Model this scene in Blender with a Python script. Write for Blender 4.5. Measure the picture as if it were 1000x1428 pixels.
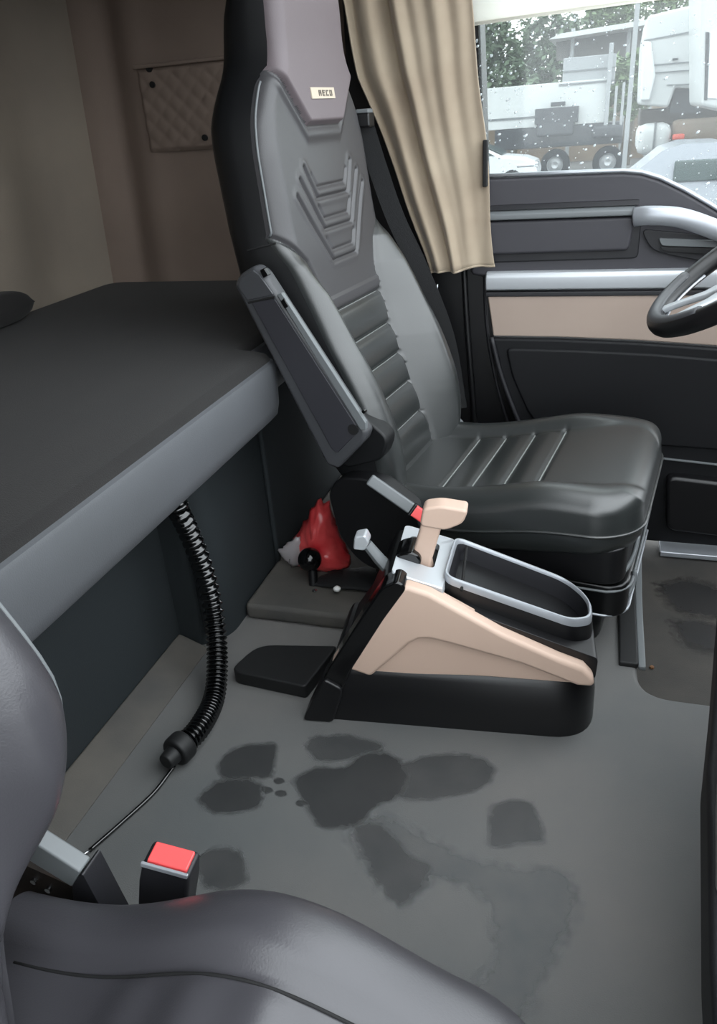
import bpy, bmesh, math, random
from mathutils import Vector, Matrix
rnd = random.Random(7)
for o in list(bpy.data.objects): bpy.data.objects.remove(o)
SC = bpy.context.scene
COL = SC.collection

# ------------------------------------------------------------------ camera
F = 1050.0
def _n(v): return Vector(v).normalized()
_Y = _n((860-500, 140-714, F))                 # world +y (across the cab) in camera axes (right, down, forward)
_up = _Y.cross(Vector((1, -0.078, 0))).normalized()
if _up.y > 0: _up = -_up
_X = _Y.cross(_up)
EYE = Vector((0, 0, 1.10))                     # 1.10 m over the cab floor
RIGHT = Vector((_X.x, _Y.x, _up.x)); DOWN = Vector((_X.y, _Y.y, _up.y)); FWD = Vector((_X.z, _Y.z, _up.z))
cam = bpy.data.cameras.new('camera'); camo = bpy.data.objects.new('camera', cam); COL.objects.link(camo)
M = Matrix.Identity(4)
for i in range(3):
    M[i][0] = RIGHT[i]; M[i][1] = -DOWN[i]; M[i][2] = -FWD[i]; M[i][3] = EYE[i]
camo.matrix_world = M
cam.sensor_fit = 'VERTICAL'; cam.sensor_height = 36; cam.lens = F/1428*36; cam.clip_start = .02; cam.clip_end = 400
SC.camera = camo
def at(px, py, **k):                           # survey helper: the world point seen at a pixel on a known plane
    d = RIGHT*(px-500)+DOWN*(py-714)+FWD*F
    (a, v), = k.items(); i = 'xyz'.index(a)
    return EYE + d*((v-EYE[i])/d[i])

# ------------------------------------------------------------------ sky and light
w = bpy.data.worlds.new('overcast'); SC.world = w; w.use_nodes = True
nt = w.node_tree; bg = nt.nodes['Background']
bg.inputs[0].default_value = (0.90, 0.96, 1.0, 1); bg.inputs[1].default_value = 3.6
SC.view_settings.view_transform = 'Standard'; SC.view_settings.look = 'None'
SC.view_settings.gamma = 1; SC.view_settings.use_curve_mapping = False
SC.view_settings.exposure = 0.35

# ------------------------------------------------------------------ materials
def lin(c):
    return tuple((v/12.92 if v <= .04045 else ((v+.055)/1.055)**2.4) for v in [x/255 for x in c])
MATS = {}
def mat(name, col, rough=.5, metal=0., spec=.5, col2=None, nscale=8., ncon=.5, bump=0., bscale=200., trans=0., alpha=None, sheen=0., emit=None, stretch=None):
    m = bpy.data.materials.new(name); m.use_nodes = True
    t = m.node_tree; b = t.nodes['Principled BSDF']
    b.inputs['Base Color'].default_value = (*lin(col), 1)
    b.inputs['Roughness'].default_value = rough; b.inputs['Metallic'].default_value = metal
    b.inputs['Specular IOR Level'].default_value = spec
    b.inputs['Transmission Weight'].default_value = trans
    if sheen: b.inputs['Sheen Weight'].default_value = sheen
    tc = t.nodes.new('ShaderNodeTexCoord')
    if col2 is not None:
        n = t.nodes.new('ShaderNodeTexNoise'); n.inputs['Scale'].default_value = nscale; n.inputs['Detail'].default_value = 6
        r = t.nodes.new('ShaderNodeValToRGB')
        r.color_ramp.elements[0].position = .5-ncon/2; r.color_ramp.elements[1].position = .5+ncon/2
        r.color_ramp.elements[0].color = (*lin(col), 1); r.color_ramp.elements[1].color = (*lin(col2), 1)
        src = tc.outputs['Object']
        if stretch:
            mp = t.nodes.new('ShaderNodeMapping'); mp.inputs['Scale'].default_value = stretch
            t.links.new(src, mp.inputs['Vector']); src = mp.outputs['Vector']
        t.links.new(src, n.inputs['Vector']); t.links.new(n.outputs['Fac'], r.inputs['Fac'])
        t.links.new(r.outputs['Color'], b.inputs['Base Color'])
    if bump:
        n2 = t.nodes.new('ShaderNodeTexNoise'); n2.inputs['Scale'].default_value = bscale; n2.inputs['Detail'].default_value = 3
        bp = t.nodes.new('ShaderNodeBump'); bp.inputs['Strength'].default_value = bump; bp.inputs['Distance'].default_value = .002
        t.links.new(tc.outputs['Object'], n2.inputs['Vector']); t.links.new(n2.outputs['Fac'], bp.inputs['Height']); t.links.new(bp.outputs['Normal'], b.inputs['Normal'])
    MATS[name] = m
    return m
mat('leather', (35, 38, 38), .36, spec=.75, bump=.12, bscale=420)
mat('leather_sheen', (62, 61, 63), .40, spec=.6, bump=.12, bscale=420)  # black leather of the shoulder panel, its reflection put into a lighter grey
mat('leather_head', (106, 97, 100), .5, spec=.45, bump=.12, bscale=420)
mat('leather_pass', (58, 57, 61), .36, spec=.65, bump=.12, bscale=420)
MATS['leather'].node_tree.nodes['Principled BSDF'].inputs['Coat Weight'].default_value = .5; MATS['leather'].node_tree.nodes['Principled BSDF'].inputs['Coat Roughness'].default_value = .32
mat('shell_black', (11, 12, 14), .5, spec=.4, bump=.1, bscale=600)
mat('stitch', (128, 131, 129), .6)
mat('plastic_black', (13, 13, 15), .38, bump=.08, bscale=900)
mat('plastic_satin', (11, 11, 12), .3)
mat('plastic_dark', (28, 28, 32), .5, bump=.15, bscale=900)
mat('plastic_door', (58, 57, 62), .55, bump=.2, bscale=900)
mat('plastic_lower', (14, 15, 18), .6, spec=.3, bump=.2, bscale=900)
mat('plastic_grey', (104, 108, 110), .45)
mat('plastic_arm', (46, 46, 51), .5, bump=.1, bscale=900)
mat('plastic_arm_edge', (62, 63, 66), .42)
mat('gloss_black', (10, 10, 11), .12)
mat('rubber', (14, 15, 16), .6)
mat('hose', (10, 11, 12), .14, spec=.8)
mat('chrome', (205, 208, 212), .25, metal=1.)
mat('silver', (176, 180, 186), .38, metal=.55)
mat('silver_plate', (190, 194, 198), .35, metal=.4)
mat('beige_plastic', (198, 172, 155), .5, col2=(192, 166, 150), nscale=5, bump=.08, bscale=900)
mat('beige_door', (166, 149, 137), .6, col2=(158, 141, 130), nscale=4, bump=.1, bscale=900)
mat('beige_wall', (128, 112, 101), .85, col2=(116, 101, 91), nscale=3, bump=.25, bscale=500)
mat('beige_wall_rear', (136, 125, 112), .85, col2=(122, 112, 101), nscale=3, bump=.25, bscale=500)
mat('curtain', (172, 158, 138), .9, col2=(144, 128, 110), nscale=5, ncon=.5, bump=.3, bscale=700, sheen=.2)
mat('mattress', (22, 21, 21), .95, col2=(30, 28, 27), nscale=3, bump=.5, bscale=600, sheen=.05, stretch=(6, 1, 1))
mat('bunk_front', (82, 84, 88), .6, col2=(76, 78, 81), nscale=6, bump=.2, bscale=500)
mat('bulkhead', (28, 35, 38), .8, col2=(25, 31, 34), nscale=4, bump=.3, bscale=500)
mat('floor', (82, 86, 87), .62, col2=(110, 107, 104), nscale=1.8, ncon=.45, bump=.25, bscale=500)
mat('floor_dusty', (88, 84, 78), .8, col2=(66, 65, 63), nscale=6, ncon=.4, bump=.3, bscale=400)
mat('footwell', (70, 66, 61), .75, col2=(46, 45, 43), nscale=5, ncon=.4, bump=.3, bscale=400)
mat('footwell_wet', (26, 26, 27), .5, col2=(34, 33, 33), nscale=12, bump=.3, bscale=400)
mat('wet', (40, 41, 42), .45, col2=(50, 51, 51), nscale=14, ncon=.5, bump=.25, bscale=500)
mat('damp', (75, 78, 79), .55, col2=(90, 90, 89), nscale=16, ncon=.5, bump=.25, bscale=500)
mat('damp_mid', (52, 54, 55), .45, col2=(68, 68, 68), nscale=16, ncon=.5, bump=.25, bscale=500)
mat('red_button', (236, 84, 84), .4)
mat('red_bag', (188, 44, 50), .3, col2=(214, 84, 84), nscale=18, ncon=.35)
mat('clear_bag', (190, 184, 186), .2, trans=.4)
mat('webbing', (13, 14, 16), .75, bump=.4, bscale=900)
mat('leaf_dry', (132, 92, 58), .7, col2=(94, 64, 40), nscale=40)
mat('badge', (196, 184, 166), .5)
mat('badge_text', (96, 88, 80), .5)
mat('white_metal', (226, 226, 224), .4)
mat('rust', (58, 46, 38), .7, metal=.3, col2=(28, 26, 25), nscale=30)
mat('dash_pale', (128, 127, 125), .5)
mat('hole', (6, 6, 7), .8)
mat('ceiling', (150, 142, 132), .9)
# outside
mat('asphalt', (122, 122, 122), .5, col2=(96, 96, 97), nscale=.6)
mat('truck_white', (196, 198, 198), .35, col2=(184, 187, 188), nscale=.8)
mat('truck_grey', (150, 153, 156), .45)
mat('seam_grey', (112, 115, 118), .6)
mat('truck_dark', (48, 51, 57), .6, col2=(62, 65, 70), nscale=2)
mat('tyre', (40, 42, 46), .8)
mat('rim', (170, 172, 174), .35, metal=.4)
mat('car_white', (214, 217, 220), .2)
mat('car_glass', (70, 84, 84), .1)
mat('car_silver', (150, 154, 162), .25, metal=.4)
mat('leaf', (72, 92, 70), .7, col2=(104, 122, 98), nscale=.9, ncon=.4)
mat('leaf_light', (122, 142, 100), .7, col2=(92, 114, 82), nscale=.9, ncon=.4)
mat('bark', (80, 72, 62), .9)
mat('roof_sheet', (190, 192, 192), .5)
mat('wall_far', (124, 122, 120), .8, col2=(104, 103, 104), nscale=.7)
mat('wall_brown', (140, 124, 108), .9, col2=(116, 104, 92), nscale=1.2)
mat('lamp_red', (216, 96, 80), .3)
# the pane: lightly tinted, dirty with rain film; the blind: thin translucent cream sheet
def glass_pane():
    m = bpy.data.materials.new('pane_glass'); m.use_nodes = True; t = m.node_tree; t.nodes.clear()
    o = t.nodes.new('ShaderNodeOutputMaterial'); tr = t.nodes.new('ShaderNodeBsdfTransparent'); gl = t.nodes.new('ShaderNodeBsdfGlossy'); di = t.nodes.new('ShaderNodeBsdfTranslucent')
    tr.inputs[0].default_value = (.76, .78, .77, 1); gl.inputs['Roughness'].default_value = .05
    di.inputs[0].default_value = (.8, .82, .84, 1)
    a = t.nodes.new('ShaderNodeMixShader'); a.inputs[0].default_value = .025
    b = t.nodes.new('ShaderNodeMixShader'); b.inputs[0].default_value = .045
    t.links.new(tr.outputs[0], a.inputs[1]); t.links.new(gl.outputs[0], a.inputs[2])
    t.links.new(a.outputs[0], b.inputs[1]); t.links.new(di.outputs[0], b.inputs[2]); t.links.new(b.outputs[0], o.inputs[0])
    MATS['pane_glass'] = m
glass_pane()
def translucent(name, c1, c2, f):
    m = bpy.data.materials.new(name); m.use_nodes = True; t = m.node_tree; t.nodes.clear()
    o = t.nodes.new('ShaderNodeOutputMaterial'); d = t.nodes.new('ShaderNodeBsdfDiffuse'); s = t.nodes.new('ShaderNodeBsdfTranslucent'); x = t.nodes.new('ShaderNodeMixShader')
    d.inputs[0].default_value = (*lin(c1), 1); s.inputs[0].default_value = (*lin(c2), 1); x.inputs[0].default_value = f
    t.links.new(d.outputs[0], x.inputs[1]); t.links.new(s.outputs[0], x.inputs[2]); t.links.new(x.outputs[0], o.inputs[0]); MATS[name] = m
translucent('blind', (252, 250, 244), (255, 253, 248), .9)
translucent('droplet', (235, 240, 243), (245, 248, 250), .6)

# ------------------------------------------------------------------ mesh helpers
def ip(x, pts):                                # piecewise interpolation, smoothed
    if x <= pts[0][0]: return pts[0][1]
    for (a, b), (c, d) in zip(pts, pts[1:]):
        if x <= c:
            t = (x-a)/(c-a); return b+(d-b)*t
    return pts[-1][1]
def ss(a, b, x):
    t = min(1, max(0, (x-a)/(b-a))); return t*t*(3-2*t)
def rounded(pts, r, n=5):                      # 2-D polygon with rounded corners; r: number or list
    out = []; N = len(pts)
    for i in range(N):
        p = Vector(pts[i]).to_2d(); a = Vector(pts[i-1]).to_2d(); b = Vector(pts[(i+1) % N]).to_2d()
        rr = r[i] if isinstance(r, (list, tuple)) else r
        if rr <= 0: out.append(tuple(p)); continue
        da = (a-p); db = (b-p); k = min(rr, da.length*.48, db.length*.48)
        s = p+da.normalized()*k; e = p+db.normalized()*k
        for j in range(n+1):
            t = j/n; q = s*(1-t)**2+p*2*t*(1-t)+e*t*t; out.append(tuple(q))
    return out
def spline(pts, n=8):                          # Catmull-Rom through points
    P = [Vector(p) for p in pts]; P = [P[0]*2-P[1]]+P+[P[-1]*2-P[-2]]; out = []
    for i in range(1, len(P)-2):
        for j in range(n):
            t = j/n; a, b, c, d = P[i-1:i+3]
            out.append(.5*((2*b)+(c-a)*t+(2*a-5*b+4*c-d)*t*t+(3*b-a-3*c+d)*t**3))
    out.append(P[-2]); return out
class MB:
    def __init__(s): s.v = []; s.f = []
    def add(s, vs, fs):
        k = len(s.v); s.v += [tuple(v) for v in vs]; s.f += [tuple(i+k for i in f) for f in fs]; return s
    def box(s, x0, x1, y0, y1, z0, z1):
        return s.add([(x, y, z) for x in (x0, x1) for y in (y0, y1) for z in (z0, z1)],
                     [(0, 1, 3, 2), (4, 6, 7, 5), (0, 4, 5, 1), (2, 3, 7, 6), (0, 2, 6, 4), (1, 5, 7, 3)])
    def loft(s, rings, cap=True):
        n = len(rings[0]); vs = [p for r in rings for p in r]; fs = []
        for i in range(len(rings)-1):
            for j in range(n): fs.append((i*n+j, i*n+(j+1) % n, (i+1)*n+(j+1) % n, (i+1)*n+j))
        if cap: fs.append(tuple(range(n-1, -1, -1))); k = (len(rings)-1)*n; fs.append(tuple(range(k, k+n)))
        return s.add(vs, fs)
    def prism(s, poly, axis, a, b):            # polygon in the two other axes, extruded along axis from a to b
        def P(p, t):
            return (t, p[0], p[1]) if axis == 'x' else (p[0], t, p[1]) if axis == 'y' else (p[0], p[1], t)
        return s.loft([[P(p, a) for p in poly], [P(p, b) for p in poly]])
    def tube(s, path, r, n=10, cap=True, flat=None):
        P = [Vector(p) for p in path]; R = r if isinstance(r, (list, tuple)) else [r]*len(P); rings = []; prev = None
        for i, p in enumerate(P):
            t = (P[min(i+1, len(P)-1)]-P[max(i-1, 0)]).normalized()
            if prev is None:
                u = t.cross(Vector((0, 0, 1)));  u = t.cross(Vector((1, 0, 0))) if u.length < .1 else u
            else: u = prev-t*prev.dot(t)
            u.normalize(); prev = u; q = t.cross(u)
            fx, fy = flat if flat else (1, 1)
            rings.append([p+(u*math.cos(a)*fx+q*math.sin(a)*fy)*R[i] for a in [2*math.pi*k/n for k in range(n)]])
        return s.loft(rings, cap)
    def strap(s, path, width, thick, wdir):    # flat band; wdir: direction across the band
        W = Vector(wdir).normalized(); P = [Vector(p) for p in path]; rings = []
        for i, p in enumerate(P):
            t = (P[min(i+1, len(P)-1)]-P[max(i-1, 0)]).normalized(); nn = t.cross(W).normalized(); wv = nn.cross(t).normalized()
            rings.append([p+wv*width/2+nn*thick/2, p-wv*width/2+nn*thick/2, p-wv*width/2-nn*thick/2, p+wv*width/2-nn*thick/2])
        return s.loft(rings)
    def lathe(s, prof, c=(0, 0, 0), axis='z', n=24, cap=True):
        rings = []
        for r, h in prof:
            ring = []
            for k in range(n):
                a = 2*math.pi*k/n; u, v = r*math.cos(a), r*math.sin(a)
                ring.append({'z': (c[0]+u, c[1]+v, c[2]+h), 'y': (c[0]+u, c[1]+h, c[2]+v), 'x': (c[0]+h, c[1]+u, c[2]+v)}[axis])
            rings.append(ring)
        return s.loft(rings, cap)
    def grid(s, rows):
        n = len(rows[0]); vs = [p for r in rows for p in r]; fs = []
        for i in range(len(rows)-1):
            for j in range(n-1): fs.append((i*n+j, i*n+j+1, (i+1)*n+j+1, (i+1)*n+j))
        return s.add(vs, fs)
    def build(s, name, m, parent=None, smooth=False, bevel=0, seg=2, solid=0, subsurf=0, flip=True, loc=None):
        me = bpy.data.meshes.new(name); me.from_pydata(s.v, [], s.f); me.update()
        bm = bmesh.new(); bm.from_mesh(me)
        if flip: bmesh.ops.recalc_face_normals(bm, faces=bm.faces)
        if smooth == 'auto':
            for f in bm.faces: f.smooth = len(f.verts) < 12
            for e in bm.edges:
                if len(e.link_faces) == 2 and e.calc_face_angle(0) > math.radians(38): e.smooth = False
        bm.to_mesh(me); bm.free()
        if smooth is True:
            for p in me.polygons: p.use_smooth = True
        me.materials.append(MATS[m])
        o = bpy.data.objects.new(name, me); COL.objects.link(o)
        if parent: o.parent = parent
        if loc: o.location = loc
        if bevel:
            b = o.modifiers.new('bevel', 'BEVEL'); b.width = bevel; b.segments = seg; b.limit_method = 'ANGLE'; b.angle_limit = math.radians(35); b.harden_normals = False
            for p in me.polygons: p.use_smooth = True
            wn = o.modifiers.new('wn', 'WEIGHTED_NORMAL'); wn.keep_sharp = True
        if solid: d = o.modifiers.new('solid', 'SOLIDIFY'); d.thickness = solid; d.offset = 0
        if subsurf: d = o.modifiers.new('sub', 'SUBSURF'); d.levels = d.render_levels = subsurf
        return o
def empty(name, loc=(0, 0, 0), rz=0, parent=None):
    o = bpy.data.objects.new(name, None); COL.objects.link(o); o.location = loc; o.rotation_euler = (0, 0, rz); o.empty_display_size = .05
    if parent: o.parent = parent
    return o
def tag(o, label=None, cat=None, group=None, kind=None):
    if label: o['label'] = label
    if cat: o['category'] = cat
    if group: o['group'] = group
    if kind: o['kind'] = kind
    return o

# ================================================================== THE SETTING
# cab floor: flat tunnel floor with the lower driver's footwell cut into its front far corner
FW = rounded([(-.98, -.35), (1.0, -.35), (1.0, 1.315), (.135, 1.315), (.15, 2.26), (-.98, 2.26)], [0, 0, 0, .07, 0, 0], 8)
floor = MB().prism(FW, 'z', -.16, 0).build('floor', 'floor', bevel=.012, seg=3)
tag(floor, 'dull grey rubber cab floor with wet shoe prints', kind='structure')
MB().box(.10, 1.0, 1.28, 2.30, -.20, -.15).build('footwell_floor', 'footwell', floor)
rim = spline([(.152, 2.2, .004), (.139, 1.7, .004), (.139, 1.40, .004)], 4)
MB().strap([p+Vector((-.022, 0, 0)) for p in rim], .040, .016, (1, 0, 0)).build('footwell_edge', 'rubber', floor, bevel=.004)
MB().strap([p+Vector((.006, 0, -.004)) for p in rim], .016, .012, (1, 0, 0)).build('footwell_lip', 'plastic_grey', floor, bevel=.003)
def soften(m, under=(94, 95, 95)):                                 # a stain that thins out at its rim (vertex attribute "soft")
    t = m.node_tree; b = t.nodes['Principled BSDF']; o = t.nodes['Material Output']
    at_ = t.nodes.new('ShaderNodeAttribute'); at_.attribute_name = 'soft'
    n = t.nodes.new('ShaderNodeTexNoise'); n.inputs['Scale'].default_value = 55; n.inputs['Detail'].default_value = 4
    tc = t.nodes.new('ShaderNodeTexCoord'); t.links.new(tc.outputs['Object'], n.inputs['Vector'])
    ad = t.nodes.new('ShaderNodeMath'); ad.operation = 'MULTIPLY_ADD'; ad.inputs[1].default_value = .9; ad.inputs[2].default_value = -.45
    t.links.new(n.outputs['Fac'], ad.inputs[0])
    sm = t.nodes.new('ShaderNodeMath'); sm.operation = 'ADD'; t.links.new(at_.outputs['Fac'], sm.inputs[0]); t.links.new(ad.outputs[0], sm.inputs[1])
    mr = t.nodes.new('ShaderNodeMapRange'); mr.inputs['From Min'].default_value = .15; mr.inputs['From Max'].default_value = .80; mr.inputs['To Max'].default_value = .92
    t.links.new(sm.outputs[0], mr.inputs['Value'])
    # floor grey added towards the rim offsets the shadow of the stain sheet
    iv = t.nodes.new('ShaderNodeMath'); iv.operation = 'SUBTRACT'; iv.inputs[0].default_value = 1; t.links.new(mr.outputs[0], iv.inputs[1])
    mc = t.nodes.new('ShaderNodeMix'); mc.data_type = 'RGBA'; mc.blend_type = 'ADD'
    src = b.inputs['Base Color'].links[0].from_socket
    t.links.new(iv.outputs[0], mc.inputs[0]); t.links.new(src, mc.inputs[6]); mc.inputs[7].default_value = (*lin(under), 1); t.links.new(mc.outputs[2], b.inputs['Base Color'])
    tr = t.nodes.new('ShaderNodeBsdfTransparent'); mx = t.nodes.new('ShaderNodeMixShader')
    t.links.new(mr.outputs[0], mx.inputs[0]); t.links.new(tr.outputs[0], mx.inputs[1]); t.links.new(b.outputs[0], mx.inputs[2]); t.links.new(mx.outputs[0], o.inputs[0])
for k_ in ('wet', 'damp', 'damp_mid', 'footwell_wet'): soften(MATS[k_], (58, 55, 52) if k_ == 'footwell_wet' else (94, 95, 95))
def stain(name, m, poly, z, rimw=.012):
    xs = [p.x for p in poly]; ys = [p.y for p in poly]; n = len(poly)
    x0, x1, y0, y1 = min(xs)-rimw, max(xs)+rimw, min(ys)-rimw, max(ys)+rimw
    h = max(.0025, max(x1-x0, y1-y0)/46); nx = int((x1-x0)/h)+2; ny = int((y1-y0)/h)+2
    S = [(poly[i].x, poly[i].y, poly[(i+1) % n].x-poly[i].x, poly[(i+1) % n].y-poly[i].y) for i in range(n)]
    def sd(x, y):
        best = 1e9; ins = False
        for ax, ay, dx, dy in S:
            L = dx*dx+dy*dy+1e-12; t = ((x-ax)*dx+(y-ay)*dy)/L; t = 0 if t < 0 else 1 if t > 1 else t
            ex, ey = x-ax-t*dx, y-ay-t*dy; q = ex*ex+ey*ey
            if q < best: best = q
            by = ay+dy
            if (ay > y) != (by > y) and x < ax+(y-ay)/dy*dx: ins = not ins
        return math.sqrt(best)*(1 if ins else -1)
    D = [[sd(x0+i*h, y0+j*h) for i in range(nx)] for j in range(ny)]; idx = {}; vs = []; al = []; fs = []
    for j in range(ny-1):
        for i in range(nx-1):
            c = ((i, j), (i+1, j), (i+1, j+1), (i, j+1))
            if max(D[b][a] for a, b in c) < -rimw*.8: continue
            f = []
            for a, b in c:
                if (a, b) not in idx:
                    idx[(a, b)] = len(vs); vs.append((x0+a*h, y0+b*h, z)); al.append(max(0, min(1, .5+D[b][a]/rimw*.5)))
                f.append(idx[(a, b)])
            fs.append(f)
    mb = MB(); mb.add(vs, fs); ob = mb.build(name, m, floor, flip=False)
    at_ = ob.data.attributes.new('soft', 'FLOAT', 'POINT')
    for i, a_ in enumerate(al): at_.data[i].value = a_
    return ob
def blob(name, m, pts, z, n=10, wob=.0, label=None, rimw=.011):
    poly = spline(list(pts)+[pts[0]], max(3, n//3))[:-1]
    if m == 'floor':
        return MB().prism([(p.x, p.y) for p in poly], 'z', z-.001, z).build(name, m, floor)
    ob = stain(name, m, [Vector((p.x, p.y, 0)) for p in poly], z*.18+.00005, rimw)
    if label: ob['label'] = label
    return ob
def fp(*px): return [at(x, y, z=0) for x, y in px]
# wet marks left by shoes
blob('wet_print', 'wet', fp((322, 1046), (345, 1039), (384, 1037), (383, 1060), (379, 1083), (352, 1086), (318, 1088), (303, 1070)), .0010, wob=.01, label='dark wet heel print near the hose')
blob('wet_print', 'wet', fp((300, 1090), (330, 1086), (363, 1093), (362, 1124), (330, 1133), (300, 1134), (277, 1115)), .0014, wob=.01, label='dark wet heel print nearer the buckle')
blob('wet_print', 'damp_mid', fp((425, 1040), (440, 1028), (490, 1026), (535, 1040), (510, 1052), (470, 1062), (440, 1058)), .0010, wob=.03)
blob('wet_print', 'wet', fp((408, 1090), (440, 1070), (480, 1070), (505, 1052), (545, 1052), (568, 1080), (555, 1112), (520, 1128), (500, 1150), (450, 1154), (430, 1130)), .0016, wob=.02, label='darkest wet patch in the middle of the floor')
blob('wet_print', 'damp_mid', fp((545, 1072), (590, 1056), (650, 1052), (688, 1068), (678, 1096), (625, 1112), (565, 1116), (552, 1098)), .0012, wob=.015, label='long wet sole print')
blob('wet_print', 'damp_mid', fp((684, 1130), (700, 1118), (735, 1118), (750, 1138), (758, 1172), (720, 1176), (684, 1180)), .0012, wob=.012, label='wet heel print on its own')
blob('wet_patch', 'damp', fp((500, 1140), (540, 1138), (580, 1160), (640, 1190), (700, 1210), (780, 1215), (803, 1250), (790, 1300), (760, 1360), (720, 1425), (660, 1390), (690, 1340), (688, 1290), (684, 1262), (655, 1238), (615, 1226), (585, 1240), (560, 1260), (515, 1215), (485, 1165)), .0006, rimw=.02, label='wide damp smear beside the grey seat')
blob('wet_patch', 'damp_mid', fp((490, 1150), (530, 1150), (575, 1195), (600, 1205), (590, 1235), (556, 1262), (520, 1220)), .0009, wob=.015)
blob('wet_print', 'damp_mid', fp((272, 1196), (300, 1183), (330, 1186), (342, 1206), (338, 1235), (290, 1240)), .0010, wob=.01)
for c in ((372, 1102), (392, 1107), (389, 1089), (421, 1120)):
    p = at(*c, z=0); blob('wet_drop', 'wet', [Vector((p.x+.012*math.cos(a), p.y+.008*math.sin(a), 0)) for a in (0, 1.2, 2.4, 3.6, 4.8)], .0010, 3, rimw=.003)
# low step behind the console and below the bunk
MB().prism(rounded([(-.80, 1.40), (-.36, 1.40), (-.36, 2.26), (-.80, 2.26)], [0, .03, 0, 0]), 'z', 0, .045).build('floor_step', 'floor_dusty', floor, bevel=.012)
# wet patches on the footwell floor
def bl2(name, m, px):
    pts = [at(x, y, z=-.15) for x, y in px]; poly = spline(pts+[pts[0]], 4)[:-1]
    return stain(name, m, [Vector((p.x, p.y, 0)) for p in poly], -.1499, .03)
bl2('wet_patch', 'footwell_wet', [(918, 815), (960, 808), (1010, 825), (1015, 862), (975, 858), (935, 846)])
bl2('wet_patch', 'footwell_wet', [(938, 868), (975, 864), (1020, 885), (1015, 915), (985, 908), (955, 896)])

# bulkhead under the bunk
bulk = MB().box(-.985, -.915, -.35, 1.275, -.02, .510).build('wall_bulkhead', 'bulkhead')
tag(bulk, 'dark teal fabric bulkhead below the bunk', kind='structure')
pk = MB().prism(rounded([(-.985, 1.275), (-.86, 1.275), (-.805, 1.33), (-.805, 2.26), (-.985, 2.26)], [0, .02, .05, 0, 0]), 'z', 0, .510).build('bulkhead_cover', 'bulkhead', bulk, smooth='auto')
MB().tube(spline([(-.838, 1.285, .04), (-.84, 1.287, .3), (-.845, 1.285, .52)], 4), .012, 8).build('cover_rib', 'bulkhead', bulk, smooth=True)
MB().tube(spline([(-.797, 1.62, .02), (-.797, 1.62, .3), (-.797, 1.62, .52)], 4), .008, 8).build('cover_rib', 'bulkhead', bulk, smooth=True)

MB().prism([(-.915, 0), (-.835, 0), (-.86, .012), (-.915, .035)], 'y', -.35, 1.27).build('kick_strip', 'floor_dusty', bulk, bevel=.006)
# rear wall: padded, softly curved panels
rows = []
for i in range(25):
    z = .60+i*(1.98-.60)/24; row = []
    for j in range(49):
        y = -.4+j*(2.36+.4)/48
        x = -1.66+.05*(1.98-z)*0+.025*math.exp(-((y-1.86)/.10)**2)+.05*ss(2.12, 2.36, y)-.02*math.exp(-((y-2.08)/.09)**2)
        row.append((x+(z-.66)*.05, y, z))
    rows.append(row)
wr = MB().grid(rows).build('wall_rear', 'beige_wall_rear', smooth=True, solid=.03); tag(wr, 'soft beige padded rear wall above the bunk', kind='structure')
# side wall of the sleeping area
rows = []
for i in range(25):
    z = .60+i*(1.98-.60)/24; row = []
    for j in range(41):
        x = -1.70+j*(1.70-.55)/40
        y = 2.34-.035*ss(-1.50, -1.62, x)+.018*math.exp(-((x+1.50)/.035)**2)-.012*math.exp(-((x+1.41)/.04)**2)
        row.append((x+(z-.66)*.04, y, z))
    rows.append(row)
ws = MB().grid(rows).build('wall_side', 'beige_wall', smooth=True, solid=.03); tag(ws, 'beige side wall of the sleeping area behind the driver seat', kind='structure')
# quilted storage pocket on the side wall
PX0, PX1, PZ0, PZ1 = -1.385, -1.02, 1.055, 1.285
rows = []
for i in range(47):
    z = PZ0+(PZ1-PZ0)*i/46; row = []
    for j in range(71):
        x = PX0+(PX1-PX0)*j/70
        a = (x+z)*math.pi/.055; b = (x-z)*math.pi/.055
        q = abs(math.sin(a))*abs(math.sin(b)); e = min(x-PX0, PX1-x, z-PZ0, PZ1-z)
        row.append((x, 2.318-.010*ss(0, .012, e)-.0035*q**.5, z))
    rows.append(row)
pocket = MB().grid(rows).build('quilted_pocket', 'beige_wall', ws, smooth=True)
for (px, py) in ((207, 96), (212, 118), (285, 192)):
    p = at(px, py, y=2.30); MB().lathe([(.0001, -.004), (.009, -.004), (.009, .006), (.0001, .006)], (p.x, 2.304, p.z), 'y', 12).build('snap_button', 'hole', pocket)
MB().box(PX0, PX1, 2.296, 2.306, PZ1-.004, PZ1+.006).build('pocket_hem', 'beige_wall', pocket, bevel=.003)
# roof over the cab, left off over the front seats as an added opening for daylight
cl = MB()
for (x0, x1, y0, y1) in ((-1.75, -.18, -.4, 2.4), (-.18, .45, 1.95, 2.4)): cl.box(x0, x1, y0, y1, 1.96, 2.0)
ceil = cl.build('ceiling', 'ceiling')
MB().box(-1.70, -.66, -.4, 2.33, 1.50, 1.66).build('shade_berth', 'bunk_front', ceil, bevel=.03)  # unseen berth, added and set low to shade the rear wall and bunk
nw = MB().box(-1.75, -.50, -.44, -.40, -.02, 1.98).build('wall_near', 'beige_wall'); tag(nw, 'beige near side wall behind the passenger seat', kind='structure')
wf = MB().box(.98, 1.02, -.44, 2.30, -.20, .80).build('wall_front', 'plastic_lower'); tag(wf, 'dark front wall below the windscreen', kind='structure')
tag(ceil, 'pale cab roof lining, left open in front to let light in', kind='structure')

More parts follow.
